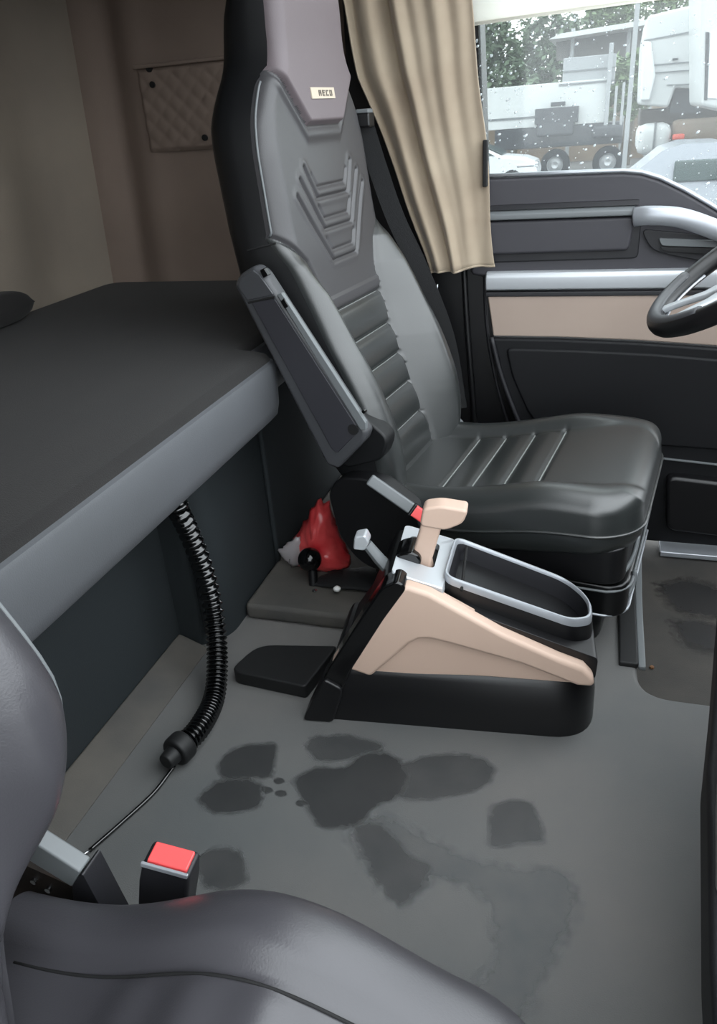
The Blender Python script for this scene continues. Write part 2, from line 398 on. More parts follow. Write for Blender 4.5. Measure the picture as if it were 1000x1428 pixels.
# ------------------------------------------------------------------ driver's door
DY = 2.20
dr = empty('door_1', (.1, DY, -.15)); tag(dr, 'driver door with grey upper trim, silver strip and beige panel', kind='structure')
def dpart(name, m, poly, y0, y1, bevel=.004, smooth=False, parent=None, seg=2):
    o = MB().prism([(x-.1, z+.15) for x, z in poly], 'y', y0-DY, y1-DY).build(name, m, parent or dr, bevel=bevel, seg=seg, smooth=smooth)
    return o
sill = [(-.36, .94), (-.1, .938), (.03, .936), (.075, .930), (.12, .915), (.18, .885), (.24, .850), (.32, .80), (.60, .62)]
dpart('upper_panel', 'plastic_door', sill+[(.60, .70), (-.36, .70)][0:0]+[(.60, .48), (-.36, .69)], 2.20, 2.26, .010, seg=3)
MB().tube([(x-.1, 2.203-DY, z+.155) for x, z in sill], .0055, 8).build('window_gasket', 'silver', dr, smooth=True)  # gasket in silver, standing in for the highlight along the sill
# shelf ledge and pocket pad
MB().prism([(2.205-DY, .868+.15), (2.172-DY, .850+.15), (2.172-DY, .836+.15), (2.205-DY, .832+.15)], 'x', -.36-.1, .066-.1).build('ledge', 'plastic_grey', dr, bevel=.003)
MB().prism([(2.205-DY, .872+.15), (2.192-DY, .872+.15), (2.180-DY, .860+.15), (2.205-DY, .858+.15)], 'x', -.36-.1, .075-.1).build('ledge_lip', 'plastic_dark', dr, bevel=.002)
dpart('pocket_pad', 'plastic_door', rounded([(-.33, .745), (.06, .748), (.068, .832), (-.33, .832)], .014), 2.180, 2.21, .008, seg=3)
dpart('pad_recess', 'plastic_dark', rounded([(-.36, .722), (.085, .726), (.085, .835), (-.36, .835)], .014), 2.194, 2.21, .004)
# door pull: silver bar over a dark scooped recess
hb = spline([(.066, 2.175, .832), (.10, 2.160, .836), (.17, 2.152, .830), (.24, 2.152, .806), (.32, 2.16, .77), (.40, 2.18, .72)], 8)
MB().tube([(p.x-.1, p.y-DY, p.z+.15) for p in hb], [.024]*len(hb), 14, flat=(.55, 1.0)).build('pull_bar', 'silver', dr, smooth=True)
dpart('pull_recess', 'plastic_dark', rounded([(.085, .80), (.33, .77), (.33, .70), (.16, .735), (.115, .75)], .02), 2.186, 2.206, .004)
rl = dpart('release_lever', 'plastic_grey', rounded([(.13, .778), (.27, .768), (.27, .752), (.14, .760)], .006), 2.176, 2.196, .003)
dpart('release_base', 'plastic_black', rounded([(.135, .757), (.27, .749), (.27, .735), (.15, .745)], .006), 2.176, 2.196, .003)
# silver strip, beige panel, lower panel
so = MB().prism([(2.215-DY, .702+.15), (2.186-DY, .696+.15), (2.180-DY, .682+.15), (2.184-DY, .650+.15), (2.215-DY, .640+.15)], 'x', -.315-.1, .60-.1).build('silver_strip', 'silver_plate', dr, bevel=.004)
dpart('strip_shadow_line', 'plastic_dark', [(-.315, .643), (.6, .643), (.6, .630), (-.315, .630)], 2.188, 2.21, .002)
bl = [(-.31, .632), (.6, .632), (.6, .470), (.3, .495), (.1, .508), (-.1, .515), (-.292, .517)]
dpart('beige_panel', 'beige_door', bl, 2.192, 2.23, .004)
lp = [(-.294, .512), (-.1, .510), (.1, .503), (.3, .490), (.62, .462), (.62, -.12), (-.13, -.12), (-.16, .14), (-.22, .28), (-.265, .40)]
dpart('lower_panel', 'plastic_lower', lp, 2.186, 2.24, .008, seg=3)
dpart('lower_pad', 'plastic_lower', rounded([(-.255, .485), (-.05, .482), (.15, .474), (.6, .44), (.6, .19), (-.12, .21), (-.185, .29), (-.235, .40)], .02), 2.178, 2.20, .008, seg=3)
MB().tube(spline([(p[0]-.1, 2.182-DY, p[1]+.15) for p in [(-.296, .515), (-.265, .40), (-.22, .28), (-.16, .14), (-.13, -.1)]], 6), .007, 8).build('door_edge', 'plastic_dark', dr, smooth=True)
dpart('scuff_line', 'plastic_grey', [(.155, .168), (.62, .135), (.62, .130), (.155, .163)], 2.179, 2.19, .001)
MB().box(.23-.1, .62-.1, 2.14-DY, 2.22-DY, -.145+.15, -.128+.15).build('sill_plate', 'silver', dr, bevel=.003)
dpart('door_pocket', 'plastic_black', rounded([(.22, .12), (.62, .09), (.62, -.08), (.24, -.06)], .03), 2.15, 2.20, .012, seg=3)
# window pane with rain, and its sun blind
win = empty('window_1', (.1, 2.23, .93)); tag(win, 'rain-speckled side window above the driver door', kind='structure')
def wpart(name, m, poly, y0, y1, **k): return MB().prism([(x-.1, z-.93) for x, z in poly], 'y', y0-2.23, y1-2.23).build(name, m, win, **k)
pane = wpart('pane', 'pane_glass', [(-.345, .90), (.62, .60), (.62, 1.55), (-.345, 1.55)], 2.228, 2.229)
dm = MB()
for k in range(620):
    # drops run denser towards the rear of the pane
    x = -.36+.80*rnd.random()**1.45; z = rnd.uniform(.80, 1.31); r = .0009+.0026*rnd.random()**3
    a = rnd.uniform(.2, .9); st = rnd.uniform(1, 2.0); n = 6
    base = [(x-.1+r*(st*math.cos(t)*math.cos(a)-math.sin(t)*math.sin(a)), -.0025, z-.93+r*(st*math.cos(t)*math.sin(a)+math.sin(t)*math.cos(a))) for t in [2*math.pi*i/n for i in range(n)]]
    top = [((b[0]-x+.1)*.55+x-.1, -.0025-r*.7, (b[2]-z+.93)*.55+z-.93) for b in base]
    dm.loft([base, top])
tag(dm.build('raindrops', 'droplet', win, smooth=True), 'white raindrops on the pane', kind='stuff')
wpart('sun_blind', 'blind', [(-.40, 1.292), (.62, 1.318), (.62, 1.55), (-.40, 1.55)], 2.205, 2.208)
MB().tube([(-.50, 2.206-2.23, 1.291-.93), (.52, 2.206-2.23, 1.316-.93)], .004, 8).build('blind_rod', 'blind', win, smooth=True)
# body side above and rear of the door
bp = MB().prism(rounded([(-.70, .0), (-.16, .0), (-.2, .20), (-.275, .40), (-.302, .55), (-.318, .76), (-.37, 1.96), (-.70, 1.96)], .01), 'y', 2.235, 2.33).build('trim_1', 'plastic_black', bevel=.006)
tag(bp, 'black door pillar trim behind the driver seat', kind='structure')
MB().tube(spline([(-.385, 2.232, .73), (-.375, 2.228, .55), (-.362, 2.228, .38), (-.35, 2.232, .20)], 6), .009, 8).build('pillar_rib', 'plastic_black', bp, smooth=True)
MB().tube(spline([(-.325, 2.236, .73), (-.318, 2.234, .55), (-.29, 2.236, .38), (-.24, 2.236, .20)], 6), .006, 8).build('pillar_rib', 'plastic_dark', bp, smooth=True)
h = at(608, 403, y=2.20); MB().tube(spline([(h.x-.012, 2.232, h.z-.018), (h.x-.004, 2.205, h.z-.016), (h.x+.003, 2.200, h.z), (h.x+.004, 2.202, h.z+.014)], 5), .004, 8).build('belt_hook', 'chrome', bp, smooth=True)

# ================================================================== BUNK
bk = empty('bunk', (-.9, .9, .53)); tag(bk, 'black padded sleeping bunk with a grey front edge', 'bunk')
out = rounded([(-1.60, -.35), (-.85, -.35), (-.85, .42), (-.668, .50), (-.668, 1.476), (-.745, 1.49), (-.745, 2.28), (-1.60, 2.28)], [0, 0, .03, .03, .03, .01, .02, .06], 8)
def off(poly, d):                              # small inset towards the middle of the bunk
    return [(x-d if x > -1.2 else x, y) for x, y in poly]
mt = MB().loft([[(x+.9, y-.9, z-.53) for x, y in off(out, d)] for d, z in ((.0, .575), (.0, .645), (.003, .658), (.010, .666), (.025, .669))])
mt.build('mattress', 'mattress', bk, smooth='auto')
fr = []
prof = [(-.035, .520), (-.016, .520), (.0, .535), (.006, .56), (.008, .60), (.008, .645), (.005, .653), (-.003, .656)]
path = [p for p in out if p[0] > -.82]
path = [(-.85, -.35)]+[(x, y) for x, y in out if x > -.86 and -.3 < y < 2.2]+[(-.745, 2.26)]
for i, (x, y) in enumerate(path):
    a = Vector(path[max(0, i-1)]); b = Vector(path[min(len(path)-1, i+1)]); t = (b-a).normalized(); nx, ny = t.y, -t.x
    fr.append([(x+nx*d+.9, y+ny*d-.9, z-.53) for d, z in prof])
MB().loft(fr).build('front_edge', 'bunk_front', bk, smooth='auto')
MB().box(-1.58+.9, -.87+.9, -.35-.9, 2.25-.9, 0.0, .045).build('bunk_board', 'plastic_black', bk)
pl = empty('pillow', (-1.555, 1.64, .672)); tag(pl, 'black pillow at the back of the bunk', 'pillow')
def puff(name, m, parent, sx, sy, sz, n=20):
    rows = []
    for sgn in (1, -1):
        rr = []
        for i in range(n+1):
            row = []
            for j in range(n+1):
                u, v = 2*i/n-1, 2*j/n-1; k = max(0, (1-u**4)*(1-v**4))**.5
                row.append((u*sx*(1-.06*v*v), v*sy*(1-.06*u*u), sz+sgn*sz*k))
            rr.append(row)
        rows.append(rr)
    mb = MB(); mb.grid(rows[0]); mb.grid([r[::-1] for r in rows[1]]); return mb.build(name, m, parent, smooth=True)
puff('pillow_case', 'mattress', pl, .045, .15, .042); 
MB().tube([(-.044, -.13, .042), (-.044, .13, .042)], .003, 6).build('pillow_seam', 'mattress', pl)

# ================================================================== SEATS
def cush_top(p, q, hw, prm):
    z = prm['z']+.075*ss(-.10, .36, p)*prm.get('tilt', 1)
    z += prm.get('hump', 0)*math.exp(-((p-.10)/.15)**2)
    aq = abs(q)/hw
    wide = 1-.85*ss(.16, .34, p)
    z += .026*wide*ss(.60, .78, aq) - .006*(1-aq*aq)*wide*0
    for s in prm['seams']:
        if aq < .66: z -= .006*math.exp(-((p-s)/.006)**2)
    z -= .007*wide*math.exp(-((aq-.665)/.025)**2)
    z += .004*math.sin((p+.055)/.074*math.pi)**2*(1 if aq < .62 and -.06 < p < .17 else 0)
    return z
def cushion(parent, prm, m):
    PB, PF, HW, RC, r = -.22, .395, .262, .10, .055
    N = 72; out = []
    def hw(p):
        k = HW-.012*ss(.1, -.2, p)
        if p > PF-RC: k = HW-RC+math.sqrt(max(0, RC*RC-(p-PF+RC)**2))
        return k
    NP = 170; ps = [PB+(PF-PB)*(1-(1-i/NP)**1.3) for i in range(NP+1)]
    rows = []
    for p in ps:
        row = []
        H = hw(p)
        for j in range(N+1):
            t = math.sin((2*j/N-1)*math.pi/2); q = H*t
            e = min((1-abs(t))*H, PF-p); d = 0
            if e < r: d = r*(1-math.sqrt(max(0, 1-(1-e/r)**2)))
            row.append((p, q, cush_top(p, q, H, prm)-d*.8))
        rows.append(row)
    mb = MB(); mb.grid(rows)
    # skirt running down from the border
    border = [r_[0] for r_ in rows]+rows[-1][1:]+[r_[-1] for r_ in rows[::-1]][1:]
    zb = prm['z']-.085
    def sk(k, ins, piping=0): return [(x*(1-ins)+.05*ins, y*(1-ins), (z*(1-k)+(zb+.03*ss(0, .39, x))*k)) for x, y, z in border]
    mb.grid([sk(0, 0), sk(.35, -.012), sk(.65, -.006), sk(.9, .02), sk(1, .06)])
    o = mb.build('cushion', m, parent, smooth=True)
    pp = [Vector(v) for v in (sk(.42, -.018) if prm['seams'] else sk(.10, -.006))]
    MB().tube(pp[::2], .0035, 6).build('piping', 'stitch' if False else m, o, smooth=True)
    # bright stitched seams across the cushion
    st = MB()
    for s in prm['seams']:
        st.tube([(s, q, cush_top(s, q, HW-.004, prm)+.0014) for q in [-.168+.336*i/16 for i in range(17)]], .0019, 6)
    if prm['seams']: st.build('seam_stitching', 'stitch', o, smooth=True)
    else:                                      # plain insert: one long dark seam along each bolster
        for sg in (-1, 1):
            MB().tube([(p, sg*.665*.25, cush_top(p, .665*.25, .25, prm)+.001) for p in [-.18+.50*i/30 for i in range(31)]], .0018, 6).build('bolster_seam', 'hole', o, smooth=True)
    return o
CZ = [(.24, -.150), (.32, -.168), (.40, -.197), (.545, -.252), (.684, -.302), (.80, -.328), (.912, -.347), (1.05, -.362), (1.158, -.374), (1.25, -.384), (1.33, -.384), (1.42, -.392)]
HWZ = [(.24, .17), (.29, .215), (.36, .245), (.50, .262), (.66, .258), (.82, .246), (.95, .240), (1.06, .236), (1.12, .222), (1.165, .195), (1.20, .166), (1.235, .152), (1.30, .148), (1.38, .144), (1.42, .13)]
HWZ_P = [(.24, .08), (.34, .13), (.42, .19), (.50, .240), (.58, .262), (.66, .258), (.82, .246), (.95, .240), (1.06, .236), (1.12, .222), (1.165, .195), (1.20, .166), (1.42, .13)]
def smooth_ip(x, pts, d=.02): return sum(ip(x+k*d, pts) for k in (-1, -.5, 0, .5, 1))/5
def zh(q): return 1.098+max(0, abs(q)-.078)*1.15            # lower outline of the headrest pad
def qi(z): return ip(z, [(.24, .12), (.60, .135), (.78, .152), (.84, .18), (.90, .245), (.93, .30)])
CHEV = [(.955, .075, .112, 1.020), (.890, .068, .138, .998), (.822, .060, .162, .968)]
def _sd(q, z, a, b):
    vx, vz = b[0]-a[0], b[1]-a[1]; t = max(0, min(1, ((q-a[0])*vx+(z-a[1])*vz)/(vx*vx+vz*vz))); return math.hypot(q-a[0]-t*vx, z-a[1]-t*vz)
def chev_groove(q, z):
    a = abs(q); g = 0
    for zb, qf, qt, zt in CHEV:
        if z < zb-.03 or z > zt+.03: continue
        d = min(_sd(a, z, (0, zb), (qf, zb)), _sd(a, z, (qf, zb), (qt, zt)))
        d2 = min(_sd(a, z, (0, zb+.022), (qf-.008, zb+.022)), _sd(a, z, (qf-.008, zb+.022), (qf+.010, zb+.05)))
        g += -math.exp(-(d/.0036)**2)-.8*math.exp(-(d2/.0036)**2)+.4*math.exp(-((d-.010)/.007)**2)*(1 if z > zb else .5)
    return g
SEAM_B = [.716, .635, .560, .487, .41]
LEAN = [1.]
BOL_D = [(.20, .0), (.30, .035), (.40, .080), (.50, .098), (.62, .095), (.74, .070), (.86, .030), (.93, .0), (1.2, 0)]
BOL_P = [(.20, .0), (.36, .0), (.42, .030), (.50, .075), (.58, .098), (.66, .085), (.78, .05), (.93, .0), (1.2, 0)]
BOL = [BOL_D]
def back_front(q, z, hw, detail=True):
    c = -.15+(smooth_ip(z, CZ)+.15)*LEAN[0]; a = abs(q)
    b = smooth_ip(z, BOL[0], .045)
    p = c+b*ss(qi(z)-.01, qi(z)+.075, a)
    e = hw-a; r = ip(z, [(.24, .05), (.9, .045), (1.1, .04), (1.25, .03)])
    if e < r: p -= r*(1-math.sqrt(max(0, 1-(1-e/r)**2)))
    if z > 1.36: k = (z-1.36)/.06; p -= .04*(1-math.sqrt(max(0, 1-min(1, k)**2)))
    if detail:
        dz = (z-zh(q))
        p += .020*ss(-.004, .012, dz) + .007*math.exp(-((dz+.016)/.014)**2)*(1 if a < .2 else 0)
        if z < .93: p -= .008*math.exp(-((a-qi(z))/.007)**2)
        if z < .75 and a < qi(z):
            for s in SEAM_B: p -= .008*math.exp(-((z-s)/.007)**2)
            k = (z-.41)/.076; p += .006*abs(math.sin(k*math.pi))
        if .78 < z < 1.06: p += .0055*chev_groove(q, z)
    return p
def backrest(root, mats, badge=True, lean=1., prmth=1., dz=0.):
    NZ, NQ = (440, 190) if badge else (150, 70); zs = [.24+(1.42-.24)*i/NZ for i in range(NZ+1)]
    V = []; LEAN[0] = lean; BOL[0] = BOL_D if badge else BOL_P
    for z in zs:
        hw = smooth_ip(z, HWZ if badge else HWZ_P, .015); V.append([(back_front(hw*t, z, hw), hw*t, z) for t in [math.sin((2*j/NQ-1)*math.pi/2*.94)/math.sin(math.pi/2*.94) for j in range(NQ+1)]])
    PV = V
    regs = {'headrest_pad': [], 'shoulder_panel': [], 'center_panel': [], 'side_bolster': [], 'side_bolster2': []}
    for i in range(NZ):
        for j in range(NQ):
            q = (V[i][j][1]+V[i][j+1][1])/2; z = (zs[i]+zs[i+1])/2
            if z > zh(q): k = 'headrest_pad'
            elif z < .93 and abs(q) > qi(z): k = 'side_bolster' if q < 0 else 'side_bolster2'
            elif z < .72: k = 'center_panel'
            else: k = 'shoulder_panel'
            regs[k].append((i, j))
    shell = MB(); rings = []
    for i in range(0, NZ+1, 4 if badge else 2):
        z = zs[i]; L = V[i][0]; Rr = V[i][-1]; th = ip(z, [(.24, .06), (.4, .10), (.8, .150), (1.1, .150), (1.2, .13), (1.3, .115), (1.42, .07)])*prmth; c = -.15+(smooth_ip(z, CZ)+.15)*lean
        rear = c-th; hw = Rr[1]; bul = .012
        front_l, front_r = L[0], Rr[0]
        ring = [(front_l, L[1], z), (front_l-(front_l-rear)*.3, L[1]-bul*.7, z), (front_l-(front_l-rear)*.6, L[1]-bul, z), (rear+.025, L[1]-bul*.4, z), (rear+.005, L[1]*.93, z), (rear-.006, L[1]*.7, z), (rear-.01, 0, z),
                (rear-.006, hw*.7, z), (rear+.005, hw*.93, z), (rear+.025, hw+bul*.4, z), (front_r-(front_r-rear)*.6, hw+bul, z), (front_r-(front_r-rear)*.3, hw+bul*.7, z), (front_r, hw, z),
                (min(front_r, c)-.02, hw*.5, z), (min(front_r, c)-.03, 0, z), (min(front_l, c)-.02, -hw*.5, z)]
        rings.append(ring)
    shell.loft(rings); so = shell.build('backrest_shell', mats['shell'], root, smooth='auto')
    # horizontal seam round the near flank
    fl = [(V[int((.885-.24)/1.18*NZ)][0][0]-d, V[int((.885-.24)/1.18*NZ)][0][1]-.0115*k, .885-.02*d/.1) for d, k in ((-.012, -.3), (.0, .05), (.02, .6), (.05, 1.02))]
    MB().tube(fl, .0022, 6).build('flank_seam', 'hole', so)
    objs = {}
    for k, fs in regs.items():
        idx = {}; vs = []; ff = []
        for i, j in fs:
            f = []
            for a, b in ((i, j), (i, j+1), (i+1, j+1), (i+1, j)):
                if (a, b) not in idx: idx[(a, b)] = len(vs); vs.append(V[a][b])
                f.append(idx[(a, b)])
            ff.append(f)
        mb = MB(); mb.add(vs, ff); o = mb.build(k.replace('2', ''), mats[k.replace('2', '')], root, smooth=True, flip=False); objs[k] = o
        for p in o.data.polygons: pass
    # piping along the outer front border of the shoulders
    for j in (3, NQ-3):
        pth = [Vector(V[i][j])+Vector((.001, 0, 0)) for i in range(int(((.90 if badge else .34)-.24)/1.18*NZ), int((1.19-.24)/1.18*NZ), 3)]
        MB().tube(pth, .0028, 6).build('piping', mats['piping'], objs['shoulder_panel'], smooth=True)
    st = MB()
    for s in SEAM_B:
        st.tube([(back_front(q, s, .25)+.0012, q, s) for q in [-.125+.25*i/12 for i in range(13)]], .0013, 5)
    st.build('seam_stitching', 'stitch', objs['center_panel'], smooth=True)
    if badge:
        b = MB()
        def bp_(q, z, d): return (back_front(q, z, .2)+d, q, z)
        z0, z1 = 1.147, 1.168; q0, q1 = -.062, .046
        b.loft([[bp_(q, z, d) for q, z in ((q0, z0), (q1, z0), (q1, z1), (q0, z1))] for d in (-.002, .0022)])
        bo = b.build('badge', 'badge', objs['headrest_pad'])
        bt = MB()
        def stroke(q, z, wq, wz):
            bt.loft([[bp_(q+a, z+c, d) for a, c in ((0, 0), (wq, 0), (wq, wz), (0, wz))] for d in (.0020, .0034)])
        # small capital letters, too worn in the photograph to be read one by one
        for k, ch in enumerate('AECO'):
            q = -.030+k*.017; w_, h_, s_ = .011, .011, .0026; z = 1.152
            if ch in 'AEC O': stroke(q, z, s_, h_)
            if ch in 'AO': stroke(q+w_-s_, z, s_, h_)
            if ch in 'AECO': stroke(q, z+h_-s_, w_, s_)
            if ch in 'ECO': stroke(q, z, w_, s_)
            if ch in 'AE': stroke(q, z+h_*.42, w_*.8, s_)
        bt.build('badge_lettering', 'badge_text', bo)
    return objs
mats_d = dict(shell='shell_black', headrest_pad='leather_head', shoulder_panel='leather_sheen', center_panel='leather', side_bolster='leather', piping='plastic_grey')
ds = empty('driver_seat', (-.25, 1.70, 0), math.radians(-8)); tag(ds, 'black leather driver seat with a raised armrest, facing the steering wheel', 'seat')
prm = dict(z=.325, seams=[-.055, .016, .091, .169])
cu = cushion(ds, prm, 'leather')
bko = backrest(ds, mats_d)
# seat pan, suspension skirts and rails
def plan(x0, x1, hw, r=.05): return rounded([(x0, -hw), (x1, -hw), (x1, hw), (x0, hw)], [.01, r, r, .01], 6)
def layer(name, m, x0, x1, hw, z0, z1, bevel=.008, tilt=0):
    return MB().loft([[(x, y, z+tilt*(x-x0)) for x, y in plan(x0, x1, hw)] for z in (z0, z1)]).build(name, m, ds, bevel=bevel, seg=3)
layer('seat_pan', 'plastic_black', -.20, .375, .245, .175, .262, tilt=.04)
layer('suspension_skirt', 'plastic_satin', -.20, .385, .235, .110, .190)
layer('base_plate', 'plastic_black', -.20, .33, .19, .0, .115)
for nm, hwid, z, x1 in (('lower_trim', .236, .114, .387), ('upper_trim', .240, .178, .388)):
    pth = [(x, y, z) for x, y in plan(-.20, x1, hwid, .06)]
    pth = [p for p in pth if p[0] > -.15]
    pth.sort(key=lambda p: 0) 
    pn = [(x, -hwid, z) for x in (-.15, .0, .15, .30)]+[(x1-.06+.06*math.sin(a), -hwid+.06-.06*math.cos(a), z) for a in [i*math.pi/12 for i in range(1, 7)]]+[(x1, y, z) for y in (-.05, .1, .18)]
    MB().tube(pn, .003, 8).build(nm, 'plastic_grey' if nm == 'upper_trim' else 'silver', ds, smooth=True)
MB().tube(spline([(.355, -.215, .195), (.375, -.19, .215), (.386, -.17, .245), (.388, -.15, .275)], 5), .005, 8).build('adjuster_bar', 'plastic_grey', ds, smooth=True)
MB().tube(spline([(.360, -.210, .12), (.380, -.185, .135), (.390, -.16, .165), (.390, -.15, .19)], 5), .005, 8).build('adjuster_bar', 'plastic_grey', ds, smooth=True)
# side shield over the recliner joint
def wl(px, py, y):                             # world point on a plane parallel to the door, in seat axes
    v = at(px, py, y=y)-Vector((-.25, 1.70, 0)); a = math.radians(8)
    return Vector((v.x*math.cos(a)-v.y*math.sin(a), v.x*math.sin(a)+v.y*math.cos(a), v.z))
ARMK = -.325
def splate(name, m, px, y0, th, r=.02, bevel=.006, parent=None, seg=3, lift=None):
    P = [wl(x, y, y0) for x, y in px]; k = P[0].y
    k = sum(p.y for p in P)/len(P)
    if lift is not None:                       # re-survey on the armrest's own flat face
        k = ARMK+lift; Q = []
        for x, y in px:
            a_ = wl(x, y, 1.30); b_ = wl(x, y, 1.50); Q.append(a_.lerp(b_, (k-a_.y)/(b_.y-a_.y)))
        P = Q
    return MB().prism(rounded([(p.x, p.z) for p in P], r, 5), 'y', k, k+th).build(name, m, parent or ds, bevel=bevel, seg=seg)
splate('recliner_shield', 'plastic_black', [(452, 690), (470, 668), (520, 668), (585, 712), (600, 760), (560, 800), (505, 792), (470, 755)], 1.43, .06, .04)
splate('recliner_link', 'shell_black', [(430, 600), (480, 655), (535, 640), (545, 610), (520, 590), (470, 560)], 1.45, .05, .02)
# raised armrest
arm = splate('armrest', 'plastic_arm_edge', [(325, 397), (333, 383), (352, 371), (366, 380), (512, 604), (508, 616), (470, 655), (455, 650)], 1.37, .040, .008, .012, lift=0, seg=4)
splate('armrest_inset', 'plastic_arm', [(350, 421), (383, 417), (498, 596), (496, 606), (470, 632), (462, 625)], 1.368, .012, .004, .0015, arm, lift=-.0025)
splate('armrest_cap_joint', 'hole', [(345, 421), (382, 413), (383, 416), (346, 424)], 1.367, .01, 0, .001, arm, lift=-.003)
splate('armrest_lit_strip', 'plastic_grey', [(386, 411), (392, 408), (510, 590), (510, 600), (503, 600)], 1.372, .012, .003, .003, arm, lift=-.003)  # lit front face of the arm, painted as a paler strip
splate('armrest_clip', 'gloss_black', [(362, 377), (368, 374), (374, 384), (367, 388)], 1.366, .012, .002, .002, arm, lift=-.003)
splate('armrest_cap', 'plastic_arm_edge', [(332, 400), (336, 388), (352, 377), (362, 384), (381, 411), (345, 419)], 1.366, .012, .004, .003, arm, lift=-.0028)
splate('armrest_clip', 'gloss_black', [(391, 420), (396, 416), (402, 427), (397, 431)], 1.366, .012, .002, .002, arm, lift=-.005)
c = wl(484, 606, 1.372); c.y = ARMK-.003; MB().lathe([(.0001, -.001), (.012, -.001), (.012, .008), (.0001, .008)], tuple(c), 'y', 16).build('pivot_hole', 'hole', arm)
c = wl(500, 580, 1.372); c.y = ARMK-.003; MB().lathe([(.0001, -.001), (.004, -.001), (.004, .008), (.0001, .008)], tuple(c), 'y', 10).build('screw', 'gloss_black', arm)
# belt buckle of the driver seat
def seat_pt(px, py, y): return wl(px, py, y)
a = seat_pt(515, 668, 1.40); b = seat_pt(575, 710, 1.40); d = (b-a)
bk1 = MB().strap([a, a+d*.5, b], .026, .014, (0, .35, 1)).build('buckle_stalk', 'plastic_grey', ds, bevel=.004)
MB().strap([b, b+d*.32], .026, .018, (0, .35, 1)).build('buckle_button', 'red_button', bk1, bevel=.003)
MB().strap([b-d*.03, b+d*.04], .030, .022, (0, .35, 1)).build('buckle_collar', 'plastic_black', bk1, bevel=.003)
# belt guide on the far shoulder
g = Vector((back_front(.2, 1.09, .236)+.0, .212, 1.10))
gd = MB().prism(rounded([(-.020, -.016), (.016, -.016), (.016, .016), (-.020, .016)], .006), 'x', -.02, .02).build('belt_guide', 'plastic_black', ds, bevel=.005, loc=tuple(g+Vector((0, .018, 0))))
MB().box(-.018, .018, -.016, .014, .012, .024).build('guide_cap', 'plastic_grey', gd, bevel=.004)

# ------------------------------------------------------------------ passenger seat
mats_p = dict(shell='leather_pass', headrest_pad='leather_pass', shoulder_panel='leather_pass', center_panel='leather_pass', side_bolster='leather_pass', piping='plastic_grey')
ps = empty('passenger_seat', (-.37, .185, .07))
PBZ = .09; tag(ps, 'grey leather passenger seat in the foreground, mostly cut off', 'seat')
cp = cushion(ps, dict(z=.250, seams=[], tilt=.35, hump=.080), 'leather_pass')
bpo = backrest(ps, mats_p, badge=False, lean=.55, prmth=.6)
LEAN[0] = 1.; BOL[0] = BOL_D
for o in ps.children:
    if o.name.split('.')[0] in ('headrest_pad', 'shoulder_panel', 'center_panel', 'side_bolster', 'backrest_shell'): o.location.z -= .008; o.location.x += .050
MB().loft([[(x, y, z) for x, y in plan(-.16, .34, .215)] for z in (-.07, .175)]).build('seat_base', 'plastic_black', ps, bevel=.01)

# ================================================================== CENTRE CONSOLE
ca = math.atan2(.057, .534)
cs = empty('centre_console', (-.521, 1.099, 0), ca); tag(cs, 'beige and black wedge console with an open tray between the seats', 'console')
# black foot with rounded front
def footp(d): return rounded([(.045+d, d), (.575-d, d), (.590-d, .235), (.045+d, .235)], [.01, .085, .05, .01], 8)
MB().loft([[(x, y, z) for x, y in footp(dd)] for dd, z in ((0, 0), (.001, .06), (.006, .115), (.016, .132), (.02, .134))]).build('foot', 'plastic_black', cs, smooth='auto')
# core under the tray
MB().prism(rounded([(.07, .13), (.57, .13), (.572, .180), (.545, .190), (.30, .285), (.235, .305), (.20, .305), (.17, .28)], .01), 'y', .025, .225).build('core', 'plastic_black', cs, bevel=.008, seg=3)
# beige side panel with an embossed wedge
outer = rounded([(.066, .146), (.147, .262), (.198, .331), (.258, .320), (.394, .237), (.540, .172), (.562, .128), (.34, .130), (.145, .118)], [.006, .04, .035, .05, .1, .02, .008, .05, .01], 8)
sp = MB().prism(outer, 'y', .012, .04).build('side_panel', 'beige_plastic', cs, bevel=.006, seg=3)
# the raised band follows the upper outline
band_o = [(.060, .147), (.145, .268), (.188, .324), (.205, .335), (.225, .337), (.262, .324), (.394, .243), (.50, .192), (.545, .174), (.565, .150), (.566, .132)]
band_i = [(.535, .132), (.43, .176), (.30, .212), (.262, .221), (.240, .219), (.222, .208), (.195, .178), (.140, .119)]
MB().prism(band_o+band_i, 'y', -.002, .03).build('panel_relief', 'beige_plastic', sp, bevel=.009, seg=5)
# sloping gloss rear strut
MB().prism(rounded([(-.005, 0), (.05, 0), (.10, .13), (.175, .262), (.222, .335), (.205, .352), (.175, .335), (.13, .262), (.05, .125)], .012), 'y', -.004, .045).build('rear_strut', 'gloss_black', cs, bevel=.006, seg=3)
MB().prism(rounded([(-.01, 0), (.055, 0), (.085, .09), (.045, .115)], .012), 'y', -.012, .05).build('strut_foot', 'plastic_black', cs, bevel=.008, seg=3)
MB().prism(rounded([(.03, .0), (.10, .0), (.20, .30), (.205, .335), (.17, .33)], .01), 'y', .045, .225).build('rear_cover', 'plastic_satin', cs, bevel=.006)
